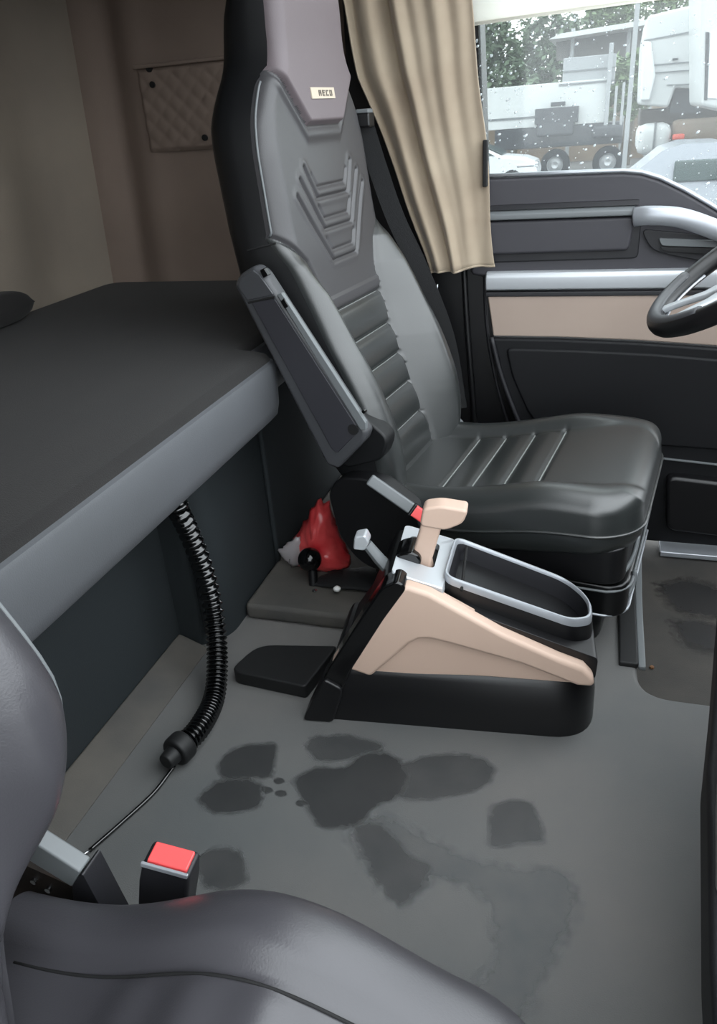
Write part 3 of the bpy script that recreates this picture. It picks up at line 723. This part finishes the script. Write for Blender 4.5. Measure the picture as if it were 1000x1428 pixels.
# silver top plate, in the sloping plane of the tray
def top(u, v, d=0): return (u, v, .3355-.335*(u-.205)+d)
def tplate(name, m, poly, d0, d1, parent=cs, bevel=.002):
    return MB().loft([[top(u, v, d) for u, v in poly] for d in (d0, d1)]).build(name, m, parent, bevel=bevel)
slot = [(.218, .095), (.262, .090), (.262, .180), (.218, .180)]
po = rounded([(.188, .028), (.284, .030), (.296, .222), (.190, .218)], [.012, .004, .012, .012], 5)
pi_ = rounded([(.206, .088), (.262, .086), (.266, .182), (.206, .182)], .012, 5)
pl4 = MB().loft([[top(u, v, d) for u, v in P] for P, d in ((po, -.010), (po, .006), ([(u+(.245-u)*.02, v+(.125-v)*.02) for u, v in po], .008), (pi_, .008), (pi_, -.008))], cap=False)
tpl = pl4.build('top_plate', 'silver_plate', cs, smooth='auto')
tplate('lever_slot', 'hole', [(.20, .082), (.27, .082), (.27, .186), (.20, .186)], -.014, -.007)
# the tray: rim, walls, floor
TR = rounded([(.305, .055), (.545, .052), (.585, .085), (.588, .150), (.545, .198), (.315, .215)], [.022, .02, .02, .03, .04, .022], 6)
TR = [(u-.022, v-.004) for u, v in TR]
TI = [(.420+(u-.420)*.945, .133+(v-.133)*.90) for u, v in TR]
def tz(u, d): return .318-.36*(u-.285)+d
tr_ = MB(); n = len(TR)
rr = [[(u, v, tz(u, d)) for u, v in P] for P, d in ((TR, -.004), (TR, .010), ([(.420+(u-.420)*.985, .133+(v-.133)*.98) for u, v in TR], .014), ([(.420+(u-.420)*.965, .133+(v-.133)*.935) for u, v in TR], .014), (TI, .009), (TI, -.004))]
tr_.loft(rr, cap=False); rimo = tr_.build('tray_rim', 'silver', cs, smooth='auto')
tw = MB()
TB = [(.420+(u-.420)*.89, .133+(v-.133)*.82) for u, v in TR]
tw.loft([[(u, v, tz(u, .006)) for u, v in TI], [(u, v, tz(u, -.035)) for u, v in TB]], cap=False)
k = len(tw.v); tw.add([(u, v, tz(u, -.035)) for u, v in TB], [tuple(range(n))])
tw.build('tray', 'plastic_dark', rimo, smooth='auto')
MB().loft([[(u, v, tz(u, d)) for u, v in [(.420+(u-.420)*s, .133+(v-.133)*s) for u, v in TR]] for s, d in ((1.0, -.075), (1.02, -.02), (1.0, -.002))], cap=False).build('tray_body', 'plastic_black', cs, smooth='auto')
# the console top groove line beside the tray
MB().tube([top(.318, v, .010) for v in (.04, .08, .13, .18, .21)], .003, 6).build('top_groove', 'hole', cs, smooth=True)
# parking brake lever (beige) and grey lever
lv = MB().loft([[(.222+du+t*.040, .115+dv, .285+t*.14) for du, dv in ((-w_, -.017), (w_, -.017), (w_, .017), (-w_, .017))] for t, w_ in ((0, .030), (.16, .030), (.30, .021), (.8, .020), (1.0, .022))]).build('brake_lever', 'beige_plastic', cs, bevel=.006, seg=3)
MB().prism(rounded([(.236, .412), (.285, .404), (.318, .420), (.328, .448), (.275, .456), (.243, .450)], .010), 'y', .094, .136).build('lever_handle', 'beige_plastic', lv, bevel=.008, seg=3)
MB().prism(rounded([(.182, .325), (.232, .318), (.240, .345), (.222, .362), (.188, .352)], .012), 'y', .085, .15).build('lever_collar', 'gloss_black', lv, bevel=.006)
lg = MB().tube([(.178, .115, .290), (.15, .115, .325), (.128, .115, .357)], [.017, .015, .013], 10, flat=(1, .8)).build('tilt_lever', 'plastic_grey', cs, smooth='auto')
MB().prism(rounded([(.102, .352), (.125, .350), (.135, .368), (.128, .385), (.106, .380)], .005), 'y', .100, .132).build('tilt_lever_tip', 'silver_plate', lg, bevel=.004)
MB().tube([(.205, .118, .305), (.225, .100, .318), (.215, .085, .325)], .005, 8).build('lever_pin', 'chrome', cs, smooth=True)
# rubber block behind the console
rb = MB().prism(rounded([tuple(at(322, 952, z=0).xy), tuple(at(428, 975, z=0).xy), (-.52, 1.30), tuple(at(362, 915, z=0).xy)], [.03, .01, .01, .04]), 'z', 0, .035).build('rubber_block', 'rubber', bevel=.010, seg=3)
tag(rb, 'low black rubber block on the floor behind the console', 'block')

# ================================================================== CURTAIN AND BELT
rows = []; NZc, NXc = 44, 110
for i in range(NZc+1):
    t = i/NZc; z = 1.50*(1-t)+.715*t
    xl = ip(z, [(.70, -.462), (.95, -.545), (1.20, -.64), (1.36, -.665), (1.5, -.70)]); xr = ip(z, [(.70, -.282), (1.06, -.313), (1.33, -.348), (1.5, -.37)])
    row = []
    for j in range(NXc+1):
        s = j/NXc; x = xl+(xr-xl)*s
        y = 2.130+.022*math.sin(s*24+t*.8)*(1-.85*ss(.35, .6, s))*(1-.3*t)+.010*math.sin(s*7+1.7*t)+.018*math.exp(-((s-.36)/.05)**2)+.006*math.sin(s*40+3*t)*(1-t)
        zz = z+(.02*(s-.5)+.003*math.sin(s*11) if t > .97 else 0)*((t-.97)/.03)
        row.append((x+.003*math.sin(t*14+s*5), y, zz))
    rows.append(row)
cu_ = empty('curtain', (-.4, 2.13, .71)); tag(cu_, 'stained beige cloth curtain drawn beside the driver seat', 'curtain')
MB().grid([[(x+.4, y-2.13, z-.71) for x, y, z in r] for r in rows]).build('cloth', 'curtain', cu_, smooth=True, solid=.004)
MB().tube([(rows[-1][j][0]+.4, rows[-1][j][1]-2.13, rows[-1][j][2]-.71+.002) for j in range(0, NXc+1, 2)], .0035, 6).build('hem', 'curtain', cu_, smooth=True)
q = at(676, 228, y=2.13); MB().box(q.x+.4-.004, q.x+.4+.008, -.012, .012, q.z-.71-.055, q.z-.71+.055).build('tie_band', 'webbing', cu_, bevel=.003)
sb = spline([at(508, 176, y=1.985), at(527, 235, y=2.02), at(552, 305, y=2.05), at(585, 375, y=2.07), at(622, 470, y=2.09), at(640, 570, y=2.10)], 6)
tag(MB().strap(sb, .048, .003, (.9, .2, .35)).build('seat_belt', 'webbing'), 'black seat belt webbing hanging between driver seat and curtain', 'seat belt')
# anchor at the far rear of the driver cushion
an = empty('belt_anchor', tuple(at(635, 580, y=2.08)))
tag(an, 'rusty metal belt anchor behind the driver cushion', 'anchor')
MB().strap([(-.02, 0, .03), (.0, 0, .0), (.03, 0, -.035)], .022, .005, (0, 1, .2)).build('anchor_plate', 'plastic_grey', an, bevel=.002)
MB().tube([(-.02, 0, -.01), (.0, 0, -.03), (.02, .0, -.06)], .006, 8).build('anchor_cable', 'rust', an, smooth=True)

# ================================================================== STEERING WHEEL
sw = empty('steering_wheel', (.293, 1.70, .81)); tag(sw, 'dark steering wheel with silver spoke inserts cut off by the right edge', 'steering wheel')
th = math.radians(36); R0 = .222
def sw_pt(r, b, d=0): return Vector((-math.cos(th)*r*math.cos(b)-math.sin(th)*d, r*math.sin(b), -math.sin(th)*r*math.cos(b)+math.cos(th)*d))
rg = []
for i in range(73):
    b = 2*math.pi*i/72
    rg.append([sw_pt(R0+.017*math.cos(a), b, .021*math.sin(a)) for a in [2*math.pi*k/14 for k in range(14)]])
MB().loft(rg, cap=False).build('rim', 'plastic_black', sw, smooth=True)
MB().loft([[sw_pt(R0-.004+.014*math.cos(a), b, .0125+.0115*math.sin(a)) for a in [2*math.pi*k/10 for k in range(10)]] for b in [math.radians(d) for d in range(-52, 53, 4)]]).build('rim_inlay', 'plastic_arm_edge', sw, smooth=True)  # inlay lightened, with the reflection on the rim's top in its colour
MB().loft([[sw_pt(R0-.0165+.004*math.cos(a), b, -.012+.003*math.sin(a)) for a in [2*math.pi*k/8 for k in range(8)]] for b in [math.radians(d) for d in range(-60, 61, 5)]]).build('rim_bead', 'silver', sw, smooth=True)
for sgn in (-1, 1):
    b0 = sgn*.28
    rg = []
    for r, w_, d in ((.215, .030, .002), (.17, .026, -.006), (.12, .032, -.016), (.06, .05, -.02)):
        rg.append([sw_pt(r, b0*(1+.2*(r < .1)), d)+Vector((0, a*w_/1.0, 0))+Vector((-math.sin(th), 0, math.cos(th)))*c_ for a, c_ in ((-.5, -.006), (.5, -.006), (.5, .006), (-.5, .006))])
    MB().loft(rg).build('spoke', 'silver_plate', sw, bevel=.004)
MB().loft([[sw_pt(r, b, d) for b in [2*math.pi*k/28 for k in range(28)]] for r, d in ((.05, -.07), (.085, -.05), (.092, -.02), (.08, .0), (.05, .006))]).build('hub', 'plastic_dark', sw, smooth='auto')
MB().tube([sw_pt(0, 0, -.03), sw_pt(0, 0, -.12), sw_pt(0, 0, -.30)], [.06, .055, .06], 16).build('column', 'plastic_lower', sw, smooth='auto')

# ================================================================== DASHBOARD EDGE (right)
da = empty('dashboard', (.30, .62, 0)); tag(da, 'edge of the dark dashboard body along the right border', 'dashboard')
pe = [(.247, 1.30), (.205, 1.06), (.168, .80), (.146, .66), (.128, .44), (.118, .20), (.118, -.05), (.60, -.05), (.60, 1.30)]
MB().prism([(x-.30, y-.62) for x, y in rounded(pe, .01)], 'z', .40, .46).build('lower_edge', 'plastic_lower', da, bevel=.008, seg=3)
MB().prism([(x-.30+.010, y-.62) for x, y in [(.182, .90), (.160, .76), (.138, .60), (.128, .50), (.60, .50), (.60, .90)]], 'z', .45, .56).build('glove_box', 'dash_pale', da, bevel=.012, seg=3)
MB().box(.0, .30, -.60, .40, 0.0, .405).build('leg', 'plastic_lower', da)

# ================================================================== LOOSE THINGS
# spiral air hose with its nozzle and wire
pts = [Vector((-.80, 1.20, .54)), at(247, 705, x=-.80), at(262, 738, x=-.80), at(284, 795, x=-.79), at(299, 860, x=-.775), at(303, 925, x=-.745), at(298, 975, x=-.725), at(278, 1015, z=.035), at(252, 1042, z=.035)]
hp = spline(pts, 40)
hs = empty('air_hose', tuple(at(252, 1045, z=0))); tag(hs, 'black ribbed air hose hanging from the bunk to the floor', 'hose')
base = hs.location.copy()
# ribs lie further apart in the stretched upper half
L = 0; rad = []; path = []; ph = 0
for i, p in enumerate(hp):
    path.append(p)
fine = []
for i in range(len(hp)-1):
    a, b = hp[i], hp[i+1]
    for s in range(4): fine.append(a.lerp(b, s/4))
path = fine; rad = []
for i, p in enumerate(path):
    if i: ph += (p-path[i-1]).length/ip(i/len(path), [(0, .022), (.45, .020), (.6, .010), (1, .009)])
    rad.append(.0205+.0035*math.sin(ph*2*math.pi))
MB().tube([p-base for p in path], rad, 12).build('ribbed_tube', 'hose', hs, smooth=True)
d = (path[-1]-path[-8]).normalized(); e = path[-1]
MB().tube([e-d*.015-base, e+d*.02-base], [.031, .031], 18).build('hose_cuff', 'rubber', hs, bevel=.006)
MB().tube([e+d*.018-base, e+d*.045-base], [.020, .016], 14).build('hose_plug', 'rubber', hs, bevel=.003)
wi = spline([at(243, 1068, z=.012), at(215, 1105, z=.006), at(172, 1145, z=.006), at(125, 1186, z=.006)], 10)
wr_ = empty('wire', tuple(wi[-1])); tag(wr_, 'thin black wire with a bare metal end on the floor', 'wire')
b0 = wr_.location.copy()
MB().tube([p-b0 for p in wi], .0038, 8).build('insulation', 'hose', wr_, smooth=True)
e2 = at(104, 1200, z=.007)
MB().tube([Vector((0, 0, 0)), (e2-b0)*.6], .0025, 8).build('bare_core', 'chrome', wr_, smooth=True)
MB().tube([(e2-b0)*.55, (e2-b0)*1.1], .0055, 8).build('crimp', 'chrome', wr_, bevel=.001)
# armrest bracket at the passenger seat hinge
y0 = .47
def pv(px, py, y): return at(px, py, y=y)
ah = empty('armrest_bracket', tuple(pv(90, 1290, y0))); tag(ah, 'grey capped metal hinge bracket beside the passenger backrest', 'bracket')
b0 = ah.location.copy()
def aplate(name, m, px, y, th, r=.004, bevel=.003):
    P = [pv(x, yy, y)-b0 for x, yy in px]; return MB().prism(rounded([(p.x, p.z) for p in P], r), 'y', y-y0, y-y0+th).build(name, m, ah, bevel=bevel)
aplate('bracket_cap', 'plastic_grey', [(30, 1195), (40, 1171), (112, 1217), (100, 1238)], .450, .022)
aplate('bracket_side', 'plastic_dark', [(100, 1236), (114, 1217), (165, 1310), (110, 1320)], .45, .035, .008)
aplate('bracket_core', 'rust', [(20, 1200), (100, 1236), (120, 1320), (0, 1320)], .46, .02)
for px in ((48, 1228), (68, 1240), (52, 1262), (78, 1284)):
    p = pv(*px, .458)-b0; MB().lathe([(.0001, -.003), (.004, -.003), (.004, .004), (.0001, .004)], (p.x, .458-y0, p.z), 'y', 10).build('rivet', 'chrome', ah)
# buckle of the passenger seat
bb = empty('belt_buckle', tuple(pv(232, 1290, .50))); tag(bb, 'black belt buckle with a red release button by the passenger cushion', 'buckle')
b0 = bb.location.copy()
A_, B_, C_, D_ = [pv(x, yy, .485)-b0 for x, yy in ((192, 1300), (204, 1187), (274, 1206), (268, 1300))]
ax = (C_-B_)*.5; ux = ax.normalized(); top_c = (B_+C_)*.5; bot_c = (A_+D_)*.5
vy = Vector((0, .034, .006))
def bsec(c, hx, hy): return [c+ux*(-hx)+vy*(-hy), c+ux*hx+vy*(-hy), c+ux*hx+vy*hy, c+ux*(-hx)+vy*hy]
hx = ax.length
MB().loft([bsec(bot_c, hx*.95, .5), bsec(bot_c.lerp(top_c, .8), hx, .52), bsec(top_c, hx*.94, .46)]).build('buckle_body', 'plastic_dark', bb, bevel=.005, seg=3)
upv = (top_c-bot_c).normalized()
MB().loft([bsec(top_c-upv*.006, hx*.8, .36), bsec(top_c+upv*.005, hx*.78, .34)]).build('release_button', 'red_button', bb, bevel=.002)
MB().loft([bsec(top_c-upv*.004+Vector((0, -.016, 0)), hx*.92, .05), bsec(top_c+upv*.003+Vector((0, -.016, 0)), hx*.92, .05)]).build('buckle_lip', 'silver', bb, bevel=.001)
# crumpled red bag behind the shield, ball knob, black cloth
rbp = at(452, 800, z=.046)
rbag = empty('red_bag', tuple(at(450, 795, z=.045))); tag(rbag, 'crumpled red plastic bag on the floor behind the console', 'bag')
b0 = rbag.location.copy()
def crumple(name, m, px, y, depth, amp, parent, b0, n=12, seed=1):
    r_ = random.Random(seed); P = [at(x, yy, y=y)-b0 for x, yy in px]; P = spline(P+[P[0]], 4)[:-1]
    cx = sum(P, Vector())/len(P); mb = MB(); rings = []
    for k in range(n+1):
        t = k/n; sc = math.sin(math.pi*(.04+.92*t))**.45
        rings.append([cx+(p-cx)*sc*(1+r_.uniform(-amp, amp)+.05*math.sin(i*1.9+k*.7+seed))+Vector((r_.uniform(-.004, .004), (t-.5)*depth, r_.uniform(-.004, .004))) for i, p in enumerate(P)])
    for rg_ in rings:
        for p in rg_: p.z = max(p.z, .002)
    mb.loft(rings); return mb.build(name, m, parent, smooth=True)
crumple('bag_body', 'red_bag', [(414, 785), (412, 750), (428, 726), (438, 704), (456, 704), (468, 738), (480, 765), (488, 788), (470, 804), (445, 810), (425, 804)], 1.62, .10, .035, rbag, b0, seed=3)
crumple('clear_corner', 'clear_bag', [(386, 768), (400, 758), (416, 750), (424, 775), (412, 790), (398, 780)], 1.585, .022, .10, rbag, b0, n=5, seed=5)
kn = empty('knob', tuple(at(432, 815, z=.045))); tag(kn, 'round black ball knob in front of the red bag', 'knob')
b0 = kn.location.copy(); cc = at(432, 780, y=1.53)-b0
MB().lathe([(.0001, -.031)]+[(.031*math.cos(a), .031*math.sin(a)) for a in [math.radians(d) for d in range(-80, 81, 10)]]+[(.0001, .031)], tuple(cc), 'z', 24).build('ball', 'gloss_black', kn, smooth=True)
MB().tube([cc+Vector((.005, 0, -.025)), Vector((.01, .0, 0))], .012, 10).build('stem', 'plastic_black', kn, smooth='auto')
clo = empty('black_cloth', tuple(at(500, 812, z=.047))); tag(clo, 'black rag lying below the red bag', 'rag')
rows = []
c0 = at(475, 812, z=.045)
for i in range(15):
    row = []
    for j in range(21):
        u, v = j/20*2-1, i/14*2-1
        row.append((u*.095+v*.02, v*.055*(1-.3*abs(u)), .004+.02*max(0, 1-u*u-v*v*.6)+.008*abs(math.sin(u*7+v*3))*(1-v*v)))
    rows.append(row)
MB().grid(rows).build('cloth', 'webbing', clo, smooth=True, solid=.004)
p = at(472, 820, z=.06); sc = MB().lathe([(.0001, 0), (.009, .001), (.010, .006), (.006, .010), (.0001, .011)], tuple(p+Vector((0, -.01, 0))), 'z', 12).build('bottle_cap', 'white_metal', smooth='auto'); tag(sc, 'tiny white cap lying on the black rag', 'cap')
p = at(434, 812, z=.052); sc = MB().lathe([(.0001, 0), (.006, .001), (.007, .004), (.0001, .007)], tuple(p+Vector((.02, -.03, -.007))), 'z', 10).build('nut', 'chrome', smooth='auto'); tag(sc, 'small shiny nut below the ball knob', 'nut')
# dry leaf below the driver cushion
lf = []
a = at(818, 832, z=.004); b = at(862, 852, z=.004); dv = b-a; nv = Vector((-dv.y, dv.x, 0)).normalized()
for i in range(11):
    t = i/10; w_ = .020*math.sin(math.pi*t**.8)**.8+.0005; lf.append([a+dv*t+nv*w_*s+Vector((0, 0, .006*abs(s)+.008*math.sin(t*5)+.004)) for s in (-1, -.5, 0, .5, 1)])
tag(MB().grid(lf).build('dry_leaf', 'leaf_dry', smooth=True, solid=.001), 'curled brown dry leaf on the floor below the driver cushion', 'leaf')
for i, px in enumerate(((909, 931), (871, 865))):
    p = at(*px, z=-.148 if i == 0 else .001); tag(MB().lathe([(.0001, 0), (.006, 0), (.005, .004), (.0001, .005)], tuple(p), 'z', 7).build('crumb', 'leaf_dry'), ['orange crumb on the footwell floor', 'small brown crumb on the floor beside the driver seat'][i], 'crumb')

# ================================================================== OUTSIDE
GZ = -1.42
gr = MB().box(-70, 70, -60, 100, GZ-.2, GZ).build('ground', 'asphalt'); tag(gr, 'wet grey yard surface outside the window', kind='structure')
def wheel(parent, x, y, z, r, w_):
    t_ = MB().lathe([(r*.55, 0), (r*.95, 0), (r, .06), (r, w_-.06), (r*.95, w_), (r*.55, w_)], (x, y, z), 'y', 28, cap=False).build('tyre', 'tyre', parent, smooth='auto')
    MB().lathe([(.0001, .05), (r*.22, .0), (r*.3, .06), (r*.5, .10), (r*.58, .02), (r*.58, w_*.8), (.0001, w_*.8)], (x, y, z), 'y', 24).build('wheel_rim', 'rim', t_, smooth='auto')
# white car
Yc = 28.8
p = at(700, 235, y=Yc)
car = empty('white_car', (p.x-1.0, Yc, GZ)); tag(car, 'white car parked outside the window, front end in view', 'car')
prof = [(-2.1, .35), (-2.15, .8), (-1.9, 1.12), (-1.2, 1.50), (.1, 1.52), (.95, 1.12), (1.75, 1.02), (2.1, .88), (2.2, .6), (2.15, .3)]
MB().loft([[(x, y, .3+(z-.3)*s) for x, z in prof] for y, s in ((-.02, .9), (.06, .98), (.3, 1.0), (1.5, 1.0), (1.74, .98), (1.8, .9))]).build('body', 'car_white', car, smooth='auto', bevel=.02)
MB().prism([(-1.2, 1.14), (-.95, 1.44), (.08, 1.45), (.75, 1.12)], 'y', -.035, .05).build('side_glass', 'car_glass', car)
MB().loft([[(.12, .25, 1.53), (.12, 1.55, 1.53), (.98, 1.6, 1.135), (.98, .2, 1.135)], [(.14, .25, 1.55), (.14, 1.55, 1.55), (1.0, 1.6, 1.155), (1.0, .2, 1.155)]]).build('windscreen', 'car_glass', car)
MB().box(1.95, 2.22, .02, .4, .72, .86).build('headlight', 'chrome', car, bevel=.03)
MB().box(1.5, 2.1, -.03, .1, .70, .82).build('headlight', 'chrome', car, bevel=.03)
MB().box(.9, 2.18, -.035, .2, .34, .50).build('bumper_vent', 'truck_dark', car, bevel=.03)
for x in (-1.35, 1.35): wheel(car, x, -.06, .33, .33, .22)
# black and white flatbed tractor on the far row
Yt = 32.0
def X(px, py, Y): return at(px, py, y=Y).x
def Z(px, py, Y): return at(px, py, y=Y).z
tr1 = empty('flatbed_truck', (X(800, 235, Yt), Yt, GZ)); tag(tr1, 'dark truck chassis with two big wheels under a white body, behind the rain', 'truck'); t0 = tr1.location.copy()
def bx(parent, name, m, px0, py0, px1, py1, Y, depth, bevel=.02):
    c = parent.location; pm = (px0+px1)/2; qm = (py0+py1)/2
    return MB().box(X(px0, qm, Y)-c.x, X(px1, qm, Y)-c.x, Y-c.y, Y+depth-c.y, Z(pm, py1, Y)-c.z, Z(pm, py0, Y)-c.z).build(name, m, parent, bevel=bevel)
bx(tr1, 'white_body', 'truck_white', 640, 118, 846, 178, Yt+.15, 2.3)
bx(tr1, 'body_seam', 'seam_grey', 660, 163, 800, 166, Yt+.12, .1, 0)
bx(tr1, 'cross_body', 'truck_grey', 785, 78, 858, 120, Yt+.3, 2.0)
bx(tr1, 'body_line', 'seam_grey', 785, 96, 858, 98, Yt+.26, .1, 0)
bx(tr1, 'body_line', 'seam_grey', 780, 114, 858, 117, Yt+.12, .1, 0)
bx(tr1, 'battery_box', 'truck_dark', 746, 150, 806, 172, Yt-.3, .8)
bx(tr1, 'intake', 'truck_dark', 768, 142, 788, 148, Yt-.3, .3)
bx(tr1, 'chassis', 'truck_dark', 690, 176, 868, 205, Yt, 2.0)
bx(tr1, 'mudguard', 'truck_dark', 748, 168, 800, 190, Yt-.3, .8, .1)
bx(tr1, 'mudguard', 'truck_dark', 826, 175, 868, 192, Yt-.3, .8, .1)
bx(tr1, 'exhaust_stack', 'truck_grey', 846, 60, 852, 175, Yt-.1, .2)
bx(tr1, 'ladder', 'truck_grey', 856, 120, 860, 178, Yt-.1, .2)
bx(tr1, 'ladder', 'truck_grey', 866, 115, 870, 178, Yt-.1, .2)
for px in (775, 848):
    wheel(tr1, X(px, 218, Yt)-t0.x, -.3, .54, .54, .35)
# white sleeper cab, nearer, on the right
Yb = 17.0
tr2 = empty('white_truck', (X(940, 150, Yb), Yb, GZ)); tag(tr2, 'white truck cab with side fairing filling the right of the window', 'truck')
c2 = tr2.location
def P2(px, py, Y, c): v = at(px, py, y=Y); return (v.x-c.x, v.z-c.z)
MB().prism([P2(*q, Yb, c2) for q in ((903, 22), (985, 2), (985, -40), (1012, -40), (1012, 150), (978, 125), (942, 122), (932, 150), (892, 146), (896, 60))], 'y', 0, 2.3).build('cab', 'truck_white', tr2, bevel=.05)
MB().prism([P2(*q, Yb, c2) for q in ((896, 58), (908, 58), (914, 105), (906, 140), (893, 140))], 'y', -.12, .02).build('fairing', 'car_white', tr2, bevel=.03)
for y0_, y1_ in (((898, 58), (985, 42)), ((912, 92), (980, 86)), ((912, 103), (980, 98)), ((930, 120), (980, 118))):
    a = P2(*y0_, Yb, c2); b = P2(*y1_, Yb, c2)
    MB().prism([a, b, (b[0], b[1]+.025), (a[0], a[1]+.025)], 'y', -.02, .05).build('panel_gap', 'seam_grey', tr2)
bx(tr2, 'vent_slot', 'truck_dark', 938, 81, 946, 84, Yb-.03, .1, 0)
MB().prism([P2(*q, Yb, c2) for q in ((942, 124), (976, 120), (978, 158), (934, 158))], 'y', .2, 1.5).build('fifth_wheel_gap', 'truck_dark', tr2)
bx(tr2, 'chassis', 'rust', 893, 150, 1010, 172, Yb+.3, 1.6)
bx(tr2, 'fuel_tank', 'truck_white', 888, 172, 936, 216, Yb-.1, 1.2, .15)
bx(tr2, 'tank_strap', 'seam_grey', 911, 171, 914, 217, Yb-.13, .2, 0)
bx(tr2, 'tank', 'wall_brown', 936, 165, 1010, 205, Yb+.1, 1.0, .1)
bx(tr2, 'side_lamp', 'lamp_red', 938, 187, 955, 195, Yb-.1, .2, .03)
for px in (910, 985): wheel(tr2, X(px, 270, Yb)-c2.x, 0, .52, .52, .35)
# second white cab behind it
Yd = 14.0
tr3 = empty('white_van', (X(1015, 150, Yd), Yd, GZ)); tag(tr3, 'white vehicle side at the very right border of the window', 'van')
c3 = tr3.location
MB().prism([P2(*q, Yd, c3) for q in ((978, -30), (1150, -60), (1150, 330), (1060, 330), (1060, 165), (978, 148))], 'y', 0, 2.3).build('body', 'truck_white', tr3, bevel=.06)
MB().prism([P2(*q, Yd, c3) for q in ((990, 45), (1060, 38), (1060, 140), (986, 138))], 'y', -.03, .05).build('door_panel', 'car_white', tr3, bevel=.02)
MB().prism([P2(*q, Yd, c3) for q in ((984, 45), (989, 45), (986, 140), (982, 140))], 'y', -.02, .05).build('door_gap', 'truck_dark', tr3)
wheel(tr3, X(1100, 320, Yd)-c3.x, -.05, .42, .42, .3)
# silver car below
Ye = 11.0
sc_ = empty('silver_car', (X(1000, 260, Ye), Ye, GZ)); tag(sc_, 'silver grey car roof just above the door sill at the right', 'car'); c4 = sc_.location
ps_ = [P2(*q, Ye, c4) for q in ((860, 262), (900, 232), (925, 212), (955, 202), (1010, 200), (1080, 215), (1120, 240))]
ps_ += [(ps_[-1][0]+1.0, .75), (ps_[-1][0]+1.1, .3), (ps_[0][0]-1.0, .3), (ps_[0][0]-.95, .72)]
MB().loft([[(x, y, z if z < .8 else .8+(z-.8)*s) for x, z in ps_] for y, s in ((0, .0), (.05, .3), (.25, 1.0), (1.5, 1.0), (1.7, .3), (1.75, 0))]).build('body', 'car_silver', sc_, smooth='auto')
bx(sc_, 'rear_glass', 'car_glass', 940, 222, 1030, 252, Ye+.08, .05, .02)
for dx in (-1.2, 1.2): wheel(sc_, dx, -.05, .32, .32, .2)
# long roofed shed behind, wall and a strip of bank
Yf = 42.0
sh = empty('shed', (X(840, 100, Yf), Yf, GZ)); tag(sh, 'long open shed with a pale sheet roof behind the trucks', 'shed'); c5 = sh.location
MB().prism([P2(*q, Yf, c5) for q in ((768, 58), (785, 50), (910, 30), (910, 37), (790, 56))], 'y', -1.5, 6).build('roof', 'roof_sheet', sh)
MB().prism([P2(*q, Yf, c5) for q in ((775, 58), (910, 38), (910, 76), (775, 84))], 'y', .5, .8).build('back_wall', 'wall_far', sh)
MB().prism([P2(*q, Yf, c5) for q in ((640, 128), (1010, 96), (1010, 240), (640, 240))], 'y', .2, .5).build('lower_wall', 'wall_brown', sh)
for px in (792, 868, 905): bx(sh, 'post', 'truck_grey', px, 40, px+5, 230, Yf-.5, .2, 0)
mp = empty('light_pole', (X(873, 200, 28), 28, GZ)); tag(mp, 'pale upright pole between the truck and the white cab', 'pole')
MB().box(-.07, .07, 0, .14, 0, 9).build('shaft', 'truck_grey', mp); MB().box(-.2, .2, -.13, .27, 0, .15).build('foot', 'truck_grey', mp)
# trees: trunk plus a crown of separate leaf blades
def tree(px, Y, hgt, rx, rz, zc, m, label, n, seed):
    r_ = random.Random(seed); x = X(px, 130, Y); t_ = empty('tree', (x, Y, GZ)); tag(t_, label, 'tree', 'trees behind the parked trucks')
    MB().tube([(0, 0, 0), (.1, 0, hgt*.4), (0, .1, hgt*.8)], [.25, .2, .08], 8).build('trunk', 'bark', t_)
    mb = MB()
    for k in range(n):
        while True:
            a = Vector((r_.uniform(-1, 1), r_.uniform(-1, 1), r_.uniform(-1, 1)))
            if .25 < a.length < 1: break
        a *= (.8+.2*math.sin(a.x*9+seed)*math.cos(a.z*8)); c = Vector((a.x*rx, a.y*rx*.7, zc+a.z*rz)); s = r_.uniform(.12, .30)
        u = Vector((r_.uniform(-1, 1), r_.uniform(-1, 1), r_.uniform(-.6, .6))).normalized(); v = u.cross(Vector((r_.uniform(-1, 1), r_.uniform(-1, 1), 1))).normalized()
        mb.add([c-u*s, c+v*s*.5, c+u*s, c-v*s*.5], [(0, 1, 2, 3)])
    tag(mb.build('foliage', m, t_, flip=False), kind='stuff')
tree(672, 50, 8, 2.6, 4.0, 5.2, 'leaf', 'dense green tree beside the curtain, partly hidden by it', 5200, 1)
tree(765, 56, 8, 3.2, 4.0, 5.0, 'leaf', 'broad green tree left of the shed roof', 5200, 2)
tree(845, 64, 9, 2.9, 3.2, 7.2, 'leaf_light', 'pale green tree rising above the shed roof', 4200, 3)
tree(925, 72, 9, 2.7, 3.6, 8.4, 'leaf_light', 'pale green tree above the white cab', 3000, 4)
tree(985, 80, 9, 2.9, 4.0, 9.4, 'leaf', 'dark green tree behind the roof of the white cab', 3000, 5)
tree(878, 38, 4, 1.2, 1.5, 3.0, 'leaf_light', 'light green bush beyond the gap between the trucks', 1600, 7)
tree(715, 40, 4, 1.8, 1.5, 3.0, 'leaf', 'low green bush between tree and white car', 2600, 6)
